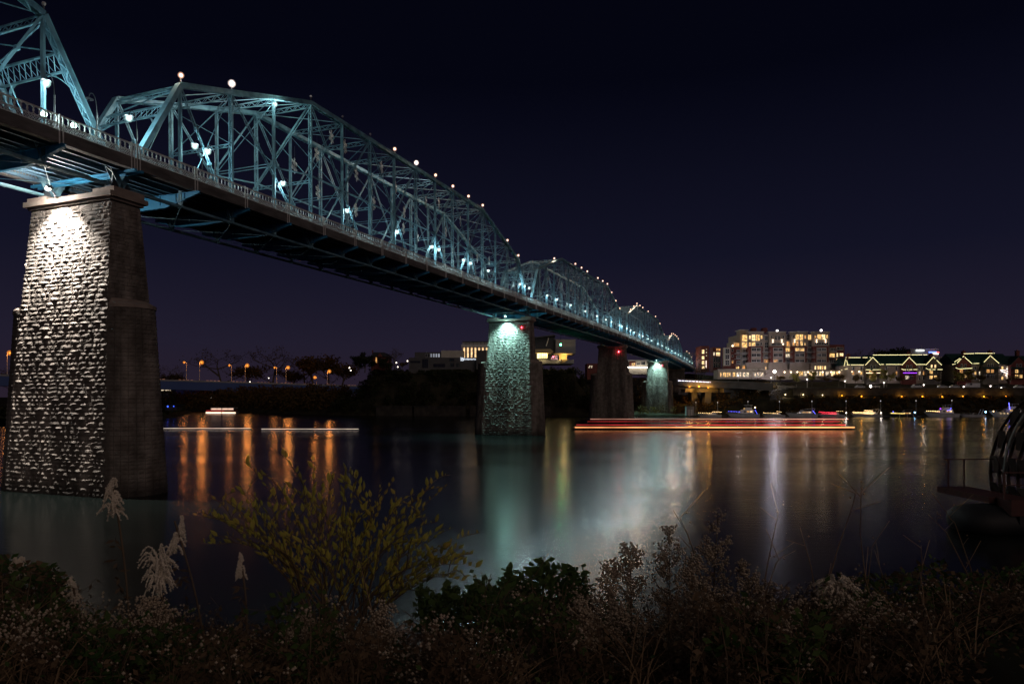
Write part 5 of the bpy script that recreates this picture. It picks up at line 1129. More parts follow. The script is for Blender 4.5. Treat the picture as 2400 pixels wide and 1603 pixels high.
def boat(u0, u1, label, kind, H=1.5, m=None, Y=309.5):
    L = (u1 - u0) * Y / F; t = thing('motor_boat', label, 'boat', (PX((u0 + u1) / 2, Y), Y, 0), 0, 'boats moored along the dock'); Bm = L * .3; m = m or M_white
    hull(t, L, Bm, H, m); w_ = Bm * .36
    if kind in ('cruiser', 'fly', 'trawler'):
        ch = 1.1 if kind == 'cruiser' else 1.7
        mb = MB(); mb.loft([[(-.16 * L, -w_, H * .95), (.34 * L, -w_, H * .95), (.34 * L, w_, H * .95), (-.16 * L, w_, H * .95)], [(-.03 * L, -w_ * .85, H + ch), (.30 * L, -w_ * .85, H + ch), (.30 * L, w_ * .85, H + ch), (-.03 * L, w_ * .85, H + ch)]]); c = mb.build('cabin', m, t, local=True)
        for k in range(3):
            x0 = -.01 * L + k * .1 * L; mb = MB(); mb.box((x0 + .04 * L, -w_ * .96, H + ch * .5), (.075 * L, .06, ch * .32)); mb.build('cabin_window', W_lit[k % 3] if kind != 'fly' or k else M_pane, c, local=True)
    if kind in ('fly', 'trawler'):
        z = H + 1.7; mb = MB(); mb.loft([[(.02 * L, -w_ * .7, z), (.28 * L, -w_ * .7, z), (.28 * L, w_ * .7, z), (.02 * L, w_ * .7, z)], [(.06 * L, -w_ * .6, z + .9), (.26 * L, -w_ * .6, z + .9), (.26 * L, w_ * .6, z + .9), (.06 * L, w_ * .6, z + .9)]]); mb.build('flybridge', m, t, local=True)
        mb = MB()
        for x in (.08, .25):
            for sy in (-1, 1): mb.tube([(x * L, sy * w_ * .6, z + .8), (x * L + .2, sy * w_ * .6, z + 2.0)], .05, 4)
        mb.box((.17 * L, 0, z + 2.05), (.24 * L, w_ * 1.3, .1)); mb.build('bimini', m, t, local=True)
        mb = MB(); mb.prism([(.055 * L, -w_ * .6, z + .9), (.055 * L, w_ * .6, z + .9), (.11 * L, w_ * .55, z + 1.6), (.11 * L, -w_ * .55, z + 1.6)], (.04, 0, 0)); mb.build('windshield', M_pane, t, local=True)
    if kind == 'cruiser' or kind == 'sport':
        z = H + (1.1 if kind == 'cruiser' else 0)
        mb = MB(); mb.loft([[(-.08 * L, -w_ * .8, z), (.0 * L, -w_ * .8, z), (.0 * L, w_ * .8, z), (-.08 * L, w_ * .8, z)], [(.03 * L, -w_ * .7, z + .8), (.05 * L, -w_ * .7, z + .8), (.05 * L, w_ * .7, z + .8), (.03 * L, w_ * .7, z + .8)]]); mb.build('windshield', M_pane, t, local=True)
        mb = MB()
        for sy in (-1, 1): mb.bar((.33 * L, sy * w_ * .9, H), (.42 * L, sy * w_ * .8, H + 2.2), .35, .08)
        mb.bar((.42 * L, -w_ * .8, H + 2.2), (.42 * L, w_ * .8, H + 2.2), .5, .1); 
        if kind == 'cruiser': mb.prism([(-.02 * L, -w_ * .6, H + 1.6), (.42 * L, -w_ * .7, H + 2.3), (.42 * L, w_ * .7, H + 2.3), (-.02 * L, w_ * .6, H + 1.6)], (0, 0, .1))
        mb.build('radar_arch', m, t, local=True)
    if kind == 'open':
        mb = MB(); mb.loft([[(-.1 * L, -w_, H * .9), (.3 * L, -w_, H * .9), (.3 * L, w_, H * .9), (-.1 * L, w_, H * .9)], [(.0, -w_ * .8, H + .7), (.26 * L, -w_ * .8, H + .7), (.26 * L, w_ * .8, H + .7), (.0, w_ * .8, H + .7)]]); mb.build('cabin', m, t, local=True)
    mb = MB(); rp = [(-.52 * L, 0, H * 1.25 + .55), (-.4 * L, -Bm * .3, H * 1.2 + .55), (-.15 * L, -Bm * .46, H * 1.08 + .5), (.1 * L, -Bm * .48, H + .45)]; mb.tube(rp, .03, 4)
    for q in rp: mb.tube([q, (q[0], q[1], q[2] - .55)], .025, 4)
    mb.build('bow_rail', M_rail, t, local=True)
    mb = MB(); 
    for x in (-.2, .1, .33): mb.ball((x * L, -Bm * .5 - .12, H * .5), .18, 6, 5, sz=2)
    mb.build('fender', M_white, t, local=True)
    return t, L, H, Bm, w_
def railpts(L, H, Bm, x0=-.52, x1=.45, dz=.6): return [(x * L, -Bm * .48 * min(1, ((x + .56) / .4) ** .6) - .1, H * (1.22 - .22 * min(1, (x + .5) * 1.6)) + dz) for x in [x0 + (x1 - x0) * i / 8 for i in range(9)]]
t, L, H, Bm, w_ = boat(1637, 1689, 'low motor boat strung with warm white lights, leftmost of the moored boats', 'open', 1.0); lights(t, railpts(L, H, Bm, -.5, .1), E_bw); lights(t, [(.1 * L, -w_, H + 1.3), (.5 * L, -w_, H + 1.2), (.5 * L, -w_, H + .6)], E_bw)
t, L, H, Bm, w_ = boat(1706, 1777, 'tall white flybridge cruiser with blue lights along its bow', 'fly', 1.55); lights(t, railpts(L, H, Bm, -.5, -.12), E_bb); lights(t, [(.36 * L, -w_, H + 1.6), (.46 * L, -w_ * 1.1, .6)], E_bb); mb = MB(); mb.ball((.36 * L, -w_, H + 2.7), .3, 6, 4); mb.build('deck_light', E_bw, t, local=True)
t, L, H, Bm, w_ = boat(1789, 1838, 'small motor boat with warm lights along its rail, between two white cruisers', 'open', 1.0); lights(t, railpts(L, H, Bm, -.5, .22), E_bw); lights(t, [(.12 * L, -w_, H + 1.5), (.3 * L, -w_, H + 1.2), (.45 * L, -w_, H + 1.9)], E_bw, .8)
t, L, H, Bm, w_ = boat(1845, 1913, 'sleek white cruiser with a swept arch and blue stern light', 'cruiser', 1.5); lights(t, [(.33 * L, -w_, H + 1.3), (.49 * L, -w_ * 1.1, .4)], E_bb, .3)
t, L, H, Bm, w_ = boat(1918, 1976, 'motor boat outlined in red lights', 'open', 1.1); lights(t, railpts(L, H, Bm, -.5, .18, .9), E_br, .35); lights(t, railpts(L, H, Bm, -.4, .18, .25), E_br, .35); lights(t, [(.2 * L, -w_, H + 1.5), (.5 * L, -w_, H + 1.4)], E_bw, .7)
t, L, H, Bm, w_ = boat(1997, 2063, 'white cruiser covered in dense warm light strings', 'cruiser', 1.2); lights(t, railpts(L, H, Bm, -.5, .2, .75), E_bw, .3); lights(t, railpts(L, H, Bm, -.48, .2, .3), E_bw, .3); lights(t, [(-.12 * L, -w_, H + 1.7), (.2 * L, -w_, H + 1.5)], E_bw, .3)
t, L, H, Bm, w_ = boat(2085, 2145, 'dark hulled boat with a yellow light strip', 'cruiser', 1.1, M_dark); lights(t, railpts(L, H, Bm, -.48, .02, .35), E_by, .25); lights(t, [(-.36 * L, 0, H + 1.2), (-.36 * L, 0, H + 2)], E_bb, .4, .16); lights(t, [(.42 * L, -w_, H + .9), (.46 * L, -w_, H + .9)], emit('cyan_deck_light', (.3, .6, 1), 20), .5, .25)
t, L, H, Bm, w_ = boat(2170, 2243, 'large white motor yacht with warm bow lights and blue glow aft', 'fly', 1.7); lights(t, railpts(L, H, Bm, -.5, -.12), E_bw, .5, .13); lights(t, [(-.1 * L, -w_, H + 2), (-.08 * L, -w_, H + 2)], E_purple, .3, .3); lights(t, [(.12 * L, -w_ * 1.02, H + 1.1), (.22 * L, -w_ * 1.02, H + 1.6), (.25 * L, -w_, H + 2.6)], E_bb, .35)
t, L, H, Bm, w_ = boat(2251, 2306, 'small unlit white sports boat with raked arch', 'sport', 1.15)
mb = MB(); mb.ball((.5 * L, -w_, H + 1.1), .28, 6, 4); mb.build('stern_light', bpy.data.materials['cyan_deck_light'], t, local=True)
t, L, H, Bm, w_ = boat(2322, 2402, 'large white trawler yacht with a blue-lit mast, at the right end of the dock', 'trawler', 2.1); lights(t, [(-.02 * L, -w_, H + 1.4), (-.045 * L, -w_, H + 4.4)], E_bb, .22, .11, 'lit_mast'); lights(t, [(-.46 * L, -Bm * .2, H + .4), (-.45 * L, -Bm * .2, H + .4)], E_bw, .3, .22)
mb = MB()
for x in (-.3, -.2, -.1, 0): mb.box((x * L, -Bm * .46, H * .75), (.5, .1, .22))
mb.build('porthole', W_lit[2], t, local=True)

# made-up long barge; its strips stand in for a moving boat's light trails
YBG = 176.0
x0, x1 = PX(1342, YBG), PX(1990, YBG); Lb = x1 - x0
bg_ = thing('light_trail_barge', 'made-up long low barge carrying red and orange light trails on the river', 'boat', ((x0 + x1) / 2, YBG, 0))
mb = MB(); rings = []
for i, (f, wv) in enumerate(((0, .3), (.02, 1.6), (.06, 2.6), (.5, 2.8), (.96, 2.6), (1, 1.8))):
    x = x0 + Lb * f; rings.append([(x, YBG - wv, .55), (x, YBG - wv * .8, -.3), (x, YBG + wv * .8, -.3), (x, YBG + wv, .55)])
mb.loft(rings); mb.build('hull', M_dark, bg_)
for i in range(30):
    x = x0 + Lb * (.07 + .86 * i / 29); mb = MB(); mb.tube([(x, YBG - 2.4, .5), (x, YBG - 2.4, 2.75)], .05, 4); mb.build('post', M_iron, bg_)
mb = MB(); mb.box2((x0 + Lb * .05, YBG - 2.5, 2.72), (x1 - Lb * .05, YBG + 2.5, 2.84)); mb.build('canopy', M_dark, bg_)
def strip(par, a, b, r, em, name='light_strip'):
    mb = MB(); mb.tube([a, b], r, 5); mb.build(name, em, par)
E_s1 = emit('orange_strip', (1, .38, .14), 1.5, True, .55, .06); E_s2 = emit('red_strip', (1, .06, .06), .7, True, .75, .05); E_s3 = emit('pink_strip', (1, .42, .30), .8, True, .7, .06)
strip(bg_, (x0 + Lb * .005, YBG - 2.72, .62), (x1, YBG - 2.72, .62), .17, E_s1); strip(bg_, (x0 + Lb * .01, YBG - 2.6, 1.25), (x1 - Lb * .03, YBG - 2.6, 1.25), .10, E_s2); strip(bg_, (x0 + Lb * .05, YBG - 2.55, 2.1), (x1 - Lb * .05, YBG - 2.55, 2.1), .06, E_s2); strip(bg_, (x0 + Lb * .06, YBG - 2.58, 2.72), (x1 - Lb * .02, YBG - 2.58, 2.72), .08, E_s3)
# slim made-up boats, one behind the other, carrying a white light trail
E_ws = emit('white_strip', (1, .8, .66), 1.8, True, .3, .3)
for u0, u1, YK, lab in ((612, 843, 172.0, 'slim made-up boat carrying a thin white light trail, left of centre'), (378, 590, 176.0, 'slim made-up boat carrying a thin white light trail, just right of the near pier')):
  a, b = PX(u0, YK), PX(u1, YK)
  rs = thing('light_trail_boat', lab, 'boat', ((a + b) / 2, YK, 0)); mb = MB(); mb.loft([[(a + (b - a) * f, YK - w_, .25), (a + (b - a) * f, YK - w_ * .5, -.08), (a + (b - a) * f, YK + w_ * .5, -.08), (a + (b - a) * f, YK + w_, .25)] for f, w_ in ((0, .05), (.2, .3), (.5, .36), (.8, .3), (1, .05))]); mb.build('hull', M_dark, rs)
  strip(rs, (a + .2, YK - .36, .3), (b - .2, YK - .36, .3), .032, E_ws)
# small lit tour boat far left
YT = 390.0; tb = thing('tour_boat', 'small far tour boat with white deck lights and a red band, left of centre', 'boat', (PX(515, YT), YT, 0))
mb = MB(); mb.prism([P(480, 970, YT), P(549, 970, YT), P(553, 966, YT), P(482, 964.5, YT)], (0, 5, 0)); mb.build('hull', M_white, tb); block(tb, 'red_band', M_brick, 483, 550, 961, 964.6, YT + .2, YT + 4.6); block(tb, 'roof', M_white, 494, 549, 955, 956, YT - .2, YT + 5)
for u in (495, 508, 521, 534, 547): block(tb, 'post', M_white, u, u + .6, 956, 961, YT, YT + .2)
strip(tb, P(483, 967, YT - .2), P(552, 967, YT - .2), .22, emit('tour_strip', (1, .72, .5), 3)); strip(tb, P(483, 962.5, YT - .1), P(525, 962.5, YT - .1), .16, E_s2); strip(tb, P(495, 958.5, YT + 2), P(547, 958.5, YT + 2), .5, emit('tour_cabin', (1, .62, .45), 1.0))
# mooring dolphins and a channel mast
for i, (u, v0, v1, Y) in enumerate(((519, 950, 1000, 330), (471, 974, 985, 300), (475.5, 973.5, 985, 300))):
    t = thing('mooring_pile', ['tall thin dark mast standing in the water before the tour boat', 'left one of two short dark mooring piles', 'right one of two short dark mooring piles'][i], 'pile', (PX(u, Y), Y, 0)); mb = MB(); mb.tube([(0, 0, -1), (0, 0, PZ(v0, Y) if i == 0 else 1.6)], .12 if i == 0 else .3, 6); mb.tube([(0, 0, .05), (0, 0, .5)], .3 if i == 0 else .5, 6); mb.build('shaft', M_dark, t, local=True)

# ================================================================ PADDLE WHEEL BARGE, RIGHT FOREGROUND
M_rust = mat('rusty_timber', (.022, .011, .008), .9, col2=(.045, .02, .015), scale=1.5, bump=.3); M_redp = mat('red_paint', (.07, .010, .007), .6, col2=(.045, .008, .006), scale=2); M_tank = mat('grey_tank', (.008, .009, .012), .7, col2=(.018, .018, .02), scale=1)
pw = thing('paddle_wheel_barge', 'dark derelict paddle wheel barge with red railings at the right edge', 'boat', (31, 39, 0))
ax = Vector((-.15, -.9887, 0)); cen = Vector((36.6, 41.0, 2.9)); ep = Vector((.9887, -.15, 0))
def wp(r, an, o): return cen + ax * o + ep * (math.cos(an) * r) * -1 + Vector((0, 0, 1)) * math.sin(an) * r
for k in range(5):
    o = -2.0 + k * 1.0; mb = MB(); ps = [wp(6.2, 2 * math.pi * j / 40, o) for j in range(41)]
    for a, b in zip(ps, ps[1:]): mb.bar(a, b, .10, .16)
    for j in range(10): mb.bar(wp(.4, 2 * math.pi * j / 10, o), wp(6.2, 2 * math.pi * j / 10, o), .09, .12)
    mb.build('wheel_ring', M_rust, pw)
for j in range(24):
    an = 2 * math.pi * j / 24
    for k in range(4):
        mb = MB(); a, b, c, d_ = (wp(r, an + da, -2.0 + k * 1.0 + e_) for r, e_, da in ((6.0, .12, 0), (6.0, .88, 0), (6.35, .88, .17), (6.35, .12, .17))); n_ = (b - a).cross(d_ - a).normalized() * .04; mb.prism([a, b, c, d_], n_); mb.build('paddle', M_rust if (j * 3 + k * 5) % 7 > 0 else mat('light_catch_board', (.09, .06, .05), .85) if 'light_catch_board' not in bpy.data.materials else bpy.data.materials['light_catch_board'], pw)  # some boards painted paler for the light those paddles catch
mb = MB(); ps = [wp(6.75, math.pi * (-.25 + 1.2 * j / 40), .6) for j in range(41)]
for a, b in zip(ps, ps[1:]): mb.bar(a, b, .16, .07)
mb.build('white_band', mat('white_band_paint', (.16, .155, .14), .6), pw)
mb = MB(); mb.tube([wp(0, 0, -4.2), wp(0, 0, 4.6)], .35, 10); mb.build('axle', M_iron, pw)
dz = PZ(1160, 40)
mb = MB(); mb.box2((27.8, 38.0, dz - .9), (48.2, 39.2, dz)); mb.box2((27.4, 39.2, dz - .35), (29.4, 44, dz)); mb.build('deck_beam', M_redp, pw)
mb = MB(); mb.box2((28.2, 37.9, dz - 1.4), (48.2, 38.05, dz - .902)); mb.build('skirt', M_tank, pw)
mb = MB()
for x in (27.6, 29.2, 31.2, 33.6, 36.2, 39.2): mb.box((x, 38.3, dz + .75), (.09, .09, 1.5))
mb.bar((27.6, 38.3, dz + 1.5), (39.2, 38.3, dz + 1.45), .08, .08); mb.bar((27.6, 38.3, dz + .8), (39.2, 38.3, dz + .75), .05, .05); mb.build('red_railing', M_redp, pw)
mb = MB()
for x in (27.8, 28.8): mb.box((x, 43.5, dz + .9), (.08, .08, 1.8))
mb.bar((27.5, 43.5, dz + 1.8), (32.2, 43.5, dz + 1.8), .07, .07); mb.build('rear_railing', M_redp, pw)
mb = MB(); ps = [(25.6, .35, .7), (25.9, .8, 1.0), (26.8, 1.0, 1.15), (32, 1.0, 1.15), (48, 1.0, 1.15)]
mb.loft([[(x, 39.5 + r_ * 1.6 * math.cos(j * math.pi / 6), .55 + r_ * math.sin(j * math.pi / 6)) for j in range(12)] for x, r_, q in ps]); mb.build('pontoon', M_tank, pw, smooth=True)
for x in (28.6, 30.8, 35.2): mb = MB(); mb.bar((x, 38.4, dz - 1), (x + .5, 38.6, .9), .18, .35); mb.bar((x + .9, 38.4, dz - 1), (x + .3, 38.6, .9), .14, .2); mb.build('strut', M_tank, pw)
mb = MB(); mb.ball((31.8, 37.6, 1.35), .75, 10, 7); mb.build('float_buoy', M_tank, pw, smooth=True)

# small lights on the island and the far left shore
Yi = 300.0
t = thing('pavilion', 'low dark pavilion with two small blue lights on the island, right of the near pier', 'pavilion', (PX(398, Yi), Yi, 3.0))
block(t, 'wall', M_dkstone, 386, 414, 950, 962, Yi, Yi + 5); block(t, 'roof', M_dark, 384, 416, 948.4, 950, Yi - 1, Yi + 6)
mb = MB(); mb.ball(P(393, 952.5, Yi - .6), .35, 6, 4); mb.ball(P(407, 952, Yi - .6), .25, 6, 4); mb.build('blue_lamp', emit('blue_lamp', (.05, .12, 1), 2.5, False), t)
Yi = 640.0
t = thing('shore_house', 'long low building with a warm strip of light, far left beneath the road bridge', 'building', (PX(388, Yi), Yi, 10)); block(t, 'wall', M_dkstone, 366, 408, 908, 922, Yi, Yi + 8); block(t, 'roof', M_dark, 364, 410, 906.5, 908, Yi - 1, Yi + 9)
for k in range(4): window(t, 368 + k * 10, 376 + k * 10, 913.5, 915.5, Yi, 3, 3, 1)
for i, (u, v) in enumerate(((481, 945), (524, 914), (495, 933), (630, 886), (586, 895))):
    Yi = 480.0 if i != 3 and i != 4 else 620.0; z = ground(PX(u, Yi), Yi); t = thing('shore_lamp', 'tiny white lamp among the trees on the far left shore, %s from the left' % nth((1, 3, 2, 5, 4)[i]), 'lamp', (PX(u, Yi), Yi, z), 0, 'tiny lamps on the far left shore'); h = max(1.5, PZ(v, Yi) - z)
    mb = MB(); mb.tube([(0, 0, -.5), (0, 0, h)], .1, 5); mb.build('post', M_dark, t, local=True); mb = MB(); mb.ball((0, -.2, h), .42, 6, 4); mb.build('globe', bpy.data.materials['garden_globe'], t, local=True)
# ================================================================ FOREGROUND PLANTS
M_twig = mat('brown_twig', (.10, .065, .04), .85, col2=(.15, .10, .06), scale=6); M_seed = mat('pale_seed_fluff', (.60, .52, .42), .95, col2=(.75, .66, .54), scale=8); M_straw = mat('dry_straw', (.30, .20, .11), .8, col2=(.22, .14, .08), scale=5)
L_shrub = leafmat('shrub_leaf', (.40, .39, .07), (.50, .36, .09), 1.7, .3); L_ivy = leafmat('vine_leaf', (.05, .09, .025), (.10, .13, .045), 2.0, .3); L_dry = leafmat('dry_weed_leaf', (.09, .058, .036), (.19, .125, .075), 3.0, .2)
D = 1.0221
def G(ud, vd, Y): return P(ud * D, vd * D, Y)
def arch(a, b, rise, n=7, side=0.0, q=None):
    a, b = Vector(a), Vector(b); m = (a + b) / 2; 
    return [a.lerp(b, i / n) + Vector((side * math.sin(math.pi * i / n), 0, rise * math.sin(math.pi * i / n))) for i in range(n + 1)]
fr = random.Random(9)
# leafy shrub
base = G(775, 1420, 6.0); base.z = near_z(base.x, 6.0)
sh = thing('leafy_shrub', 'yellow-green leafy shrub in the foreground, left of centre', 'shrub', base)
mb = MB(); mb.mi = 0; n = mb.pts([(0, 0, 0), (-.2, .02, .3), (-.17, .03, .62), (0, 0, 1), (.17, .03, .62), (.2, .02, .3), (0, -.05, .5)])
for a, b in ((0, 1), (1, 2), (2, 3), (3, 4), (4, 5), (5, 0)): mb.face(n + a, n + b, n + 6)
me_leaf = mb.mesh('leaf', L_shrub); lv = list(mb.v); lf = list(mb.f)
tips = [(715, 1040), (795, 1070), (548, 1108), (445, 1180), (565, 1150), (620, 1105), (655, 1130), (690, 1125), (875, 1105), (905, 1098), (985, 1105), (960, 1140), (1020, 1205), (1010, 1195), (1062, 1258), (1055, 1280), (1102, 1303), (1092, 1325), (1072, 1335), (462, 1245), (520, 1225), (940, 1190), (610, 1180), (700, 1200), (760, 1130), (830, 1160), (880, 1200), (740, 1090), (930, 1240), (990, 1260), (560, 1200), (650, 1230), (820, 1230), (590, 1270), (900, 1160), (770, 1180), (500, 1185), (850, 1130), (970, 1300), (1030, 1320)]
leaves = []; mbb = MB()
for i, (u, v) in enumerate(tips):
    Y = 6.0 + fr.uniform(-.5, .6); tip = G(u, v, Y); st = base + Vector((fr.uniform(-.25, .25), fr.uniform(-.2, .2), 0))
    ps = arch(st, tip, abs(tip.x - st.x) * .22 + .05, 9, 0)
    ps = [p + Vector((fr.uniform(-.02, .02), fr.uniform(-.03, .03), fr.uniform(-.02, .02))) for p in ps]; ps[-1] = tip
    mbb.tube(ps, [.010 * (1 - k / 9 * .85) for k in range(10)], 4, cap=False)
    lines = [ps[3:]]
    for k in range(3):
        j = fr.randrange(3, 9); q = ps[j] + (tip - ps[j]) * fr.uniform(.35, .7) + Vector((fr.uniform(-.35, .35), fr.uniform(-.25, .25), fr.uniform(.0, .30))); br = arch(ps[j], q, .05, 5); mbb.tube(br, .004, 3, cap=False); lines.append(br[1:])
    for ln in lines:
        tot = sum((b - a).length for a, b in zip(ln, ln[1:])); N = max(3, int(tot / .062))
        for k in range(N):
            t_ = (k + fr.random() * .6) / N * (len(ln) - 1); j = min(int(t_), len(ln) - 2); p = ln[j].lerp(ln[j + 1], t_ - j); d = (ln[j + 1] - ln[j]).normalized()
            out = (d * .5 + Vector((fr.uniform(-.6, .6), fr.uniform(-.6, .6), fr.uniform(.1, 1.0)))).normalized(); s_ = fr.choice((.04, .055, .07, .09)) * fr.uniform(.8, 1.2)
            x = out.cross(Vector((fr.uniform(-1, 1), -1, fr.uniform(-.5, .5)))).normalized(); y = out.cross(x)
            leaves.append((Matrix(((x.x * s_, y.x * s_, out.x * s_, p.x), (x.y * s_, y.y * s_, out.y * s_, p.y), (x.z * s_, y.z * s_, out.z * s_, p.z), (0, 0, 0, 1))), s_ / Y))
mbb.build('branch', M_twig, sh)
leaves.sort(key=lambda q: -q[1]); Wi = WM[sh].inverted()
for M, _ in leaves[:300]:
    o = bpy.data.objects.new('leaf', me_leaf); COL.objects.link(o); o.parent = sh; o.matrix_local = Wi @ M
mb = MB()
for M, _ in leaves[300:]:
    n0 = mb.pts([M @ p for p in lv])
    for f in lf: mb.face(*(n0 + i for i in f))
mb.build('foliage', L_shrub, sh, kind='stuff')
# goldenrod seed plumes
def plume(label, u, v0, v1, wd, Y, stem_uv, n, flat=False, lean=0.0):
    a = G(u, v1, Y); top = G(u, v0, Y); H = (top - a).length; W = wd * D * Y / F; gb = G(stem_uv[0], stem_uv[1], Y); gb.z = min(gb.z, near_z(gb.x, Y) + .05)
    t = thing('goldenrod', label, 'plant', (gb.x, Y, near_z(gb.x, Y)), 0, 'dried plants with pale seed plumes')
    mb = MB(); st = arch(Vector((gb.x, Y, near_z(gb.x, Y) - .1)), a.lerp(top, .9) if not flat else a.lerp(top, .3), .02, 6, .03); mb.tube(st, .007, 4)
    for k in range(26):
        p = st[0].lerp(a, fr.uniform(.35, .95)); d = Vector((fr.uniform(-1, 1), fr.uniform(-1, 1), fr.uniform(-.9, .3))) * .07; e = d.cross(Vector((0, 1, .3))).normalized() * .012; q = mb.pts([p, p + d * .5 + e, p + d, p + d * .5 - e]); mb.face(q, q + 1, q + 2, q + 3)
    mb.build('stem', M_twig, t)
    mb = MB()
    for k in range(n * 2):
        f = fr.random(); sd = fr.choice((-1, 1)); r_ = W * .5 * (1 - f * .75) if not flat else W * .5
        s0 = a.lerp(top, f * .95) + Vector((lean * f * W, 0, 0)); an = fr.uniform(0, 6.28); dx, dy = math.cos(an) * r_ * fr.uniform(.5, 1), math.sin(an) * r_ * .6
        if flat: e = s0 + Vector((dx, dy, H * fr.uniform(.0, .25))); up = H * .35
        else: e = s0 + Vector((dx, dy, -H * .10)); up = H * .16
        ps = arch(s0, e, up, 5); mb.tube(ps, [.003, .0045, .005, .005, .004, .002], 4)
        for j in range(42):
            q = ps[0].lerp(ps[-1], 0); i_ = fr.randrange(0, 5); q = ps[i_].lerp(ps[i_ + 1], fr.random()); o_ = Vector((fr.gauss(0, 1), fr.gauss(0, 1), fr.gauss(0, 1))).normalized(); w_ = o_.cross(Vector((fr.random(), fr.random(), fr.random()))).normalized() * .0045; m0 = mb.pts([q - w_, q + w_, q + o_ * fr.uniform(.008, .016)]); mb.face(m0, m0 + 1, m0 + 2)
            if j % 3 == 0: mb.octa(q + o_ * .006, fr.uniform(.005, .009))
    mb.build('plume', M_seed, t)
plume('tall dried goldenrod with pale drooping plume in front of the near pier', 258, 1100, 1190, 85, 4.6, (300, 1480), 22, lean=.0)
plume('leaning dried goldenrod plume between near pier and shrub', 400, 1185, 1270, 65, 4.8, (480, 1400), 18, lean=.3)
plume('broad flat-topped pale seed plume left of the shrub', 365, 1285, 1370, 95, 4.4, (385, 1540), 26, flat=True)
plume('narrow pointed pale plume at the left foot of the shrub', 552, 1270, 1330, 36, 4.8, (560, 1480), 14)
plume('flat pale seed cluster on a stalk at lower right', 1920, 1342, 1392, 115, 4.0, (1968, 1540), 34, flat=True)
plume('small faint seed plume in the dark bush at far left', 40, 1290, 1330, 40, 4.6, (60, 1450), 10, flat=True)
plume('faint seed plume right of the dark left bush', 165, 1325, 1375, 55, 4.5, (170, 1500), 12)
# dry stalks
def stalk(label, pts, Y, r=.006, m=M_straw, twigs=3):
    ps = [G(u, v, Y) for u, v in pts]; ps[0].z = min(ps[0].z, near_z(ps[0].x, Y)); t = thing('dry_stalk', label, 'plant stalk', ps[0], 0, 'bare stalks in the foreground')
    mb = MB(); k = len(ps); mb.tube(ps, [r * (1 - .75 * i / (k - 1)) for i in range(k)], 4)
    for j in range(twigs):
        i_ = fr.randrange(k // 2, k) - 1; p = ps[i_].lerp(ps[i_ + 1], fr.random()); mb.tube([p, p + Vector((fr.uniform(-.18, .18), fr.uniform(-.1, .1), fr.uniform(.05, .2)))], .002, 3)
        mb.octa(p + Vector((fr.uniform(-.05, .05), 0, fr.uniform(.0, .1))), .008)
    mb.build('stem', m, t)
for i, (pts, Y) in enumerate((([(1845, 1560), (1870, 1440), (1920, 1260), (1955, 1160), (1965, 1120)], 4.3), ([(2060, 1568), (2010, 1420), (1985, 1330), (1972, 1220), (1975, 1120)], 4.2), ([(1745, 1400), (1755, 1320), (1775, 1220), (1785, 1172)], 4.8), ([(2045, 1568), (2042, 1450), (2030, 1340), (2005, 1260)], 4.5), ([(2075, 1568), (2100, 1420), (2115, 1300), (2112, 1250)], 4.4), ([(2260, 1420), (2220, 1320), (2170, 1220), (2130, 1180)], 5.0), ([(2260, 1430), (2225, 1300), (2190, 1200), (2175, 1185)], 5.1), ([(1890, 1480), (1860, 1300), (1835, 1210)], 4.6), ([(1650, 1400), (1600, 1290), (1575, 1220), (1558, 1185)], 4.8), ([(1940, 1420), (1990, 1330), (2000, 1250)], 4.7), ([(880, 1460), (850, 1390), (830, 1310), (838, 1300)], 4.2), ([(1400, 1560), (1480, 1430), (1560, 1370)], 4.0), ([(1840, 1560), (2000, 1500), (2150, 1475), (2260, 1390)], 4.0), ([(1700, 1400), (1780, 1290), (1800, 1270)], 4.4))):
    stalk('thin bare brown stalk in the foreground right half, %s one listed from its lean %s' % (nth(i + 1), 'right' if pts[-1][0] > pts[0][0] else 'left') if False else 'thin bare brown stalk in the foreground, tip %s' % ['highest, crossing the pale reflections', 'beside the highest stalk', 'inside the violet reflection streak', 'right of the two highest', 'nearly upright at lower right', 'leaning left before the barge', 'curved over beside the leaning one', 'short, left of the two highest', 'among the seed heads at centre right', 'forked between the tall stalks', 'bent, straw-coloured at the foot of the shrub', 'diagonal below the seed heads', 'lying low across the lower right', 'curving up from the seed heads'][i], pts, Y)
# seed-head weeds standing against the water
def weed(label, u, v0, v1, wd, Y, n, dens):
    a = G(u, v1, Y); a.z = near_z(a.x, Y); top = G(u + fr.uniform(-10, 10), v0, Y); W = wd * D * Y / F
    t = thing('seedhead_weed', label, 'plant', a, 0, 'branching weeds with round seed heads'); ms = MB(); md = MB()
    ps = arch(a, top, 0, 8, fr.uniform(-.06, .06)); ms.tube(ps, [.007 * (1 - .7 * i / 8) for i in range(9)], 4, cap=False)
    for k in range(n):
        f = fr.uniform(.45, 1); j = min(7, int(f * 8)); p = ps[j].lerp(ps[j + 1], f * 8 - j if f < 1 else 1); an = fr.uniform(0, 6.28); l = W * .5 * (1.15 - f) * fr.uniform(.6, 1.2) + .03
        e = p + Vector((math.cos(an) * l, math.sin(an) * l * .6, l * fr.uniform(.5, 1.1))); br = arch(p, e, -.01, 3); ms.tube(br, .0028, 3, cap=False)
        for q in range(dens): md.octa(br[-1] + (br[1] - br[-1]) * fr.uniform(0, .9) + Vector((fr.gauss(0, 1), fr.gauss(0, 1), fr.gauss(0, 1))) * .016, fr.uniform(.006, .0105))
    ms.build('stem', M_twig, t); md.build('seed_head', mat('brown_seedhead', (.36, .28, .20), .95, col2=(.55, .45, .34), scale=20) if 'brown_seedhead' not in bpy.data.materials else bpy.data.materials['brown_seedhead'], t, kind='stuff')
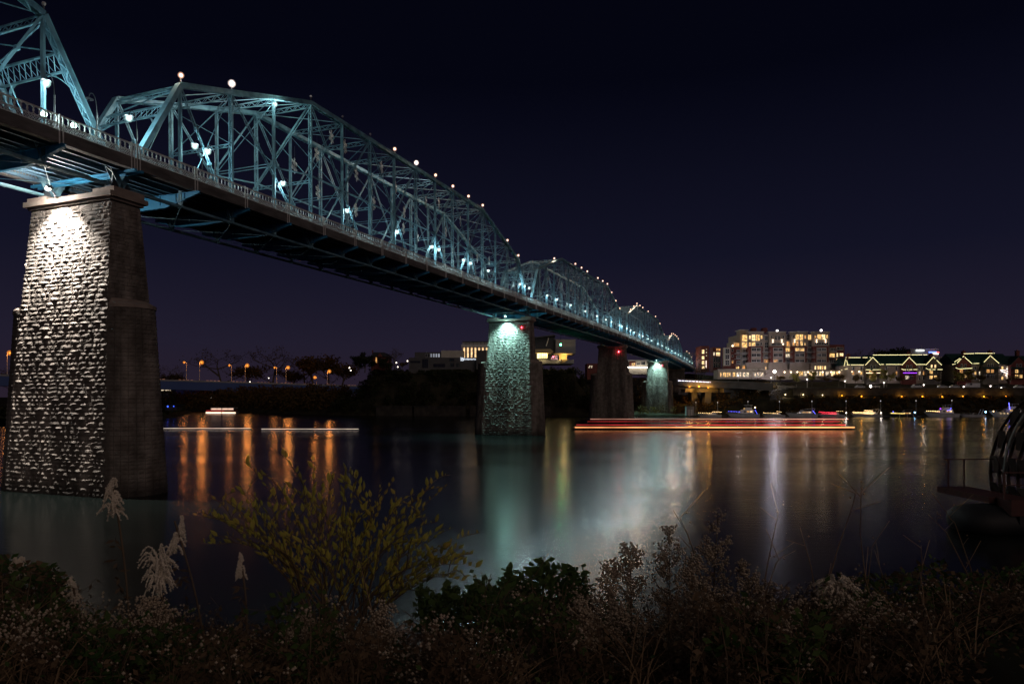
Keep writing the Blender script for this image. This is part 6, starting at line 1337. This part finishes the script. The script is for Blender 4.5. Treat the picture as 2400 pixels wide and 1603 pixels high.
for i, (u, v0, v1, wd, Y, lab) in enumerate(((1455, 1240, 1450, 110, 4.6, 'left of the two tallest'), (1530, 1215, 1450, 120, 4.6, 'tallest, dark against the silver reflection'), (1640, 1190, 1460, 120, 4.7, 'reaching into the brown reflection'), (1400, 1300, 1450, 90, 4.4, 'lower left of the group'), (1590, 1290, 1460, 120, 4.3, 'bushy, in the middle of the group'), (1700, 1300, 1470, 120, 4.5, 'right end of the group'), (1325, 1390, 1500, 90, 3.9, 'small pale one below the vine mound'), (1430, 1400, 1530, 120, 3.8, 'pale, below the group'), (700, 1420, 1540, 120, 3.8, 'pale, below the shrub'), (880, 1400, 1540, 120, 3.8, 'below the right half of the shrub'), (1230, 1500, 1600, 110, 3.7, 'low at bottom centre'), (340, 1380, 1520, 110, 4.0, 'beneath the broad plume'), (1560, 1480, 1600, 130, 3.7, 'low at bottom right of centre'))):
    weed('dry weed with round seed heads, ' + lab, u, v0, v1, wd, Y, 34, 16)
# uncountable undergrowth: stems, seed heads and leaves in one mass per kind
OUT = [(-100, 1300), (0, 1285), (120, 1310), (200, 1390), (300, 1400), (420, 1395), (520, 1350), (640, 1345), (800, 1360), (930, 1365), (1060, 1365), (1120, 1350), (1190, 1330), (1260, 1310), (1330, 1325), (1400, 1345), (1500, 1340), (1650, 1345), (1760, 1340), (1900, 1330), (2050, 1325), (2140, 1290), (2200, 1320), (2300, 1310), (2450, 1290)]
def vtop(u):
    if u < -100: return 1330
    for (a, va), (b, vb2) in zip(OUT, OUT[1:]):
        if u <= b: return va + (vb2 - va) * (u - a) / (b - a)
    return 1300
ms, md, ml, mi_ = MB(), MB(), MB(), MB()
def leafq(mb_, p, s_):
    x = Vector((fr.gauss(0, 1), fr.gauss(0, 1), fr.gauss(0, .7))).normalized() * s_; y = x.cross(Vector((fr.gauss(0, 1), fr.gauss(0, 1), fr.gauss(0, 1)))).normalized() * s_ * .28; n_ = mb_.pts([p, p + x * .5 + y, p + x, p + x * .5 - y]); mb_.face(n_, n_ + 1, n_ + 2, n_ + 3)
mg = MB()                                   # straw blades
def blade(x, Y, z0, H, lean, wd):
    ps = [Vector((x + lean * t * t, Y + .1 * lean * t, z0 + H * (t - .25 * abs(lean) * t * t))) for t in (0, .35, .7, 1)]
    for a_, b_, w0, w1 in zip(ps, ps[1:], (wd, wd * .9, wd * .6), (wd * .9, wd * .6, .0005)):
        n_ = mg.pts([a_ - Vector((w0, 0, 0)), a_ + Vector((w0, 0, 0)), b_ + Vector((w1, 0, 0)), b_ - Vector((w1, 0, 0))]); mg.face(n_, n_ + 1, n_ + 2, n_ + 3)
clumps = [(fr.uniform(-60, 2420) if k < 210 else fr.choice((fr.uniform(-1500, -60), fr.uniform(2420, 5200))), 3.2 + 3.9 * fr.random() ** 1.1, fr.random(), fr.choice((0, 1, 1, 1, 2, 2, 2, 3, 3))) for k in range(420)]
for cu, cY, ch, ct in clumps:
    N = fr.randrange(9, 20)
    for k in range(N):
        Y = cY + fr.gauss(0, .18); u = cu + fr.gauss(0, 34 if ct != 2 else 24) * 4.5 / Y
        if ct == 0 and 300 < u < 700: Y -= .2
        lim = vtop(u) + ch * 150 + abs(fr.gauss(0, 1)) * 40; x = PX(u * D, Y); z0 = near_z(x, Y); ztop_ = min(PZ(lim * D, Y), z0 + 1.7)
        if ztop_ < z0 + .08: continue
        H = ztop_ - z0
        if ct == 2:
            for q in range(3): blade(x + fr.gauss(0, .03), Y + fr.gauss(0, .03), z0, H * fr.uniform(.7, 1.1), fr.uniform(-.5, .5), fr.uniform(.002, .005))
            continue
        top = Vector((x + fr.uniform(-.12, .12), Y + fr.uniform(-.1, .1), ztop_)); ps = arch((x, Y, z0 - .03), top, 0, 3, fr.uniform(-.05, .05)); ms.tube(ps, [.005, .004, .003, .0015], 3, cap=False)
        for j in range(6 if ct == 0 else 5):
            f = fr.uniform(.35, 1); p = Vector((x, Y, z0)).lerp(top, f); e_ = p + Vector((fr.uniform(-.12, .12), fr.uniform(-.12, .12), fr.uniform(.02, .14))); ms.tube([p, e_], .0016, 3, cap=False)
            if ct == 0 or fr.random() < .12:
                for q in range(5): md.octa(e_ + Vector((fr.gauss(0, 1), fr.gauss(0, 1), fr.gauss(0, 1))) * .02, fr.uniform(.005, .0105))
            for q in range(3 if ct == 0 else 9): leafq(mi_ if ct == 3 else ml, p.lerp(e_, fr.random()) - Vector((0, 0, fr.random() * .12)), fr.uniform(.015, .05) * (1.3 if ct == 3 else 1))
for k in range(26000):                      # low litter closing the ground
    Y = 2.9 + 4.4 * fr.random(); u = fr.uniform(-60, 2420) if k < 15000 else fr.uniform(-1500, 5200); x = PX(u * D, Y); z = near_z(x, Y) + fr.random() ** 2 * .28
    if CAM_Z + (VH - vtop(u) * D) / F * Y < z: continue
    leafq(ml if fr.random() < .8 else mi_, Vector((x, Y, z)), fr.uniform(.015, .045))
for k in range(3800):
    u = fr.uniform(960, 1345); Y = fr.uniform(4.6, 6.4); f = fr.random() ** 1.6; v = vtop(u) - 2 + f * 110 + 14 * math.sin(u * .09) + 9 * math.sin(u * .23 + 1); leafq(mi_, G(u + fr.gauss(0, 5), v + fr.gauss(0, 9), Y), fr.uniform(.025, .09))
for k in range(5200):
    u = fr.choice((fr.uniform(-60, 150), fr.uniform(1880, 2420))); Y = fr.uniform(4.2, 6.0); v = vtop(u) + fr.random() ** 1.5 * 180; leafq(mi_ if fr.random() < .5 else ml, G(u + fr.gauss(0, 8), v + fr.gauss(0, 6), Y), fr.uniform(.03, .07))
for m_, nm, lab, mt in ((ms, 'undergrowth_stem', 'tangle of thin dry weed stems along the near bank', M_twig), (md, 'undergrowth_seedhead', 'countless tiny pale seed heads over the near bank', bpy.data.materials['brown_seedhead']), (mg, 'straw_grass', 'dry straw-coloured grass blades over the near bank', M_straw), (ml, 'undergrowth_leaf', 'withered brown leaves over the near bank', L_dry), (mi_, 'vine_cover', 'dark green vine mound along the near bank', L_ivy)):
    o = m_.build(nm, mt); o['kind'] = 'stuff'; o['label'] = lab; o['category'] = 'undergrowth'
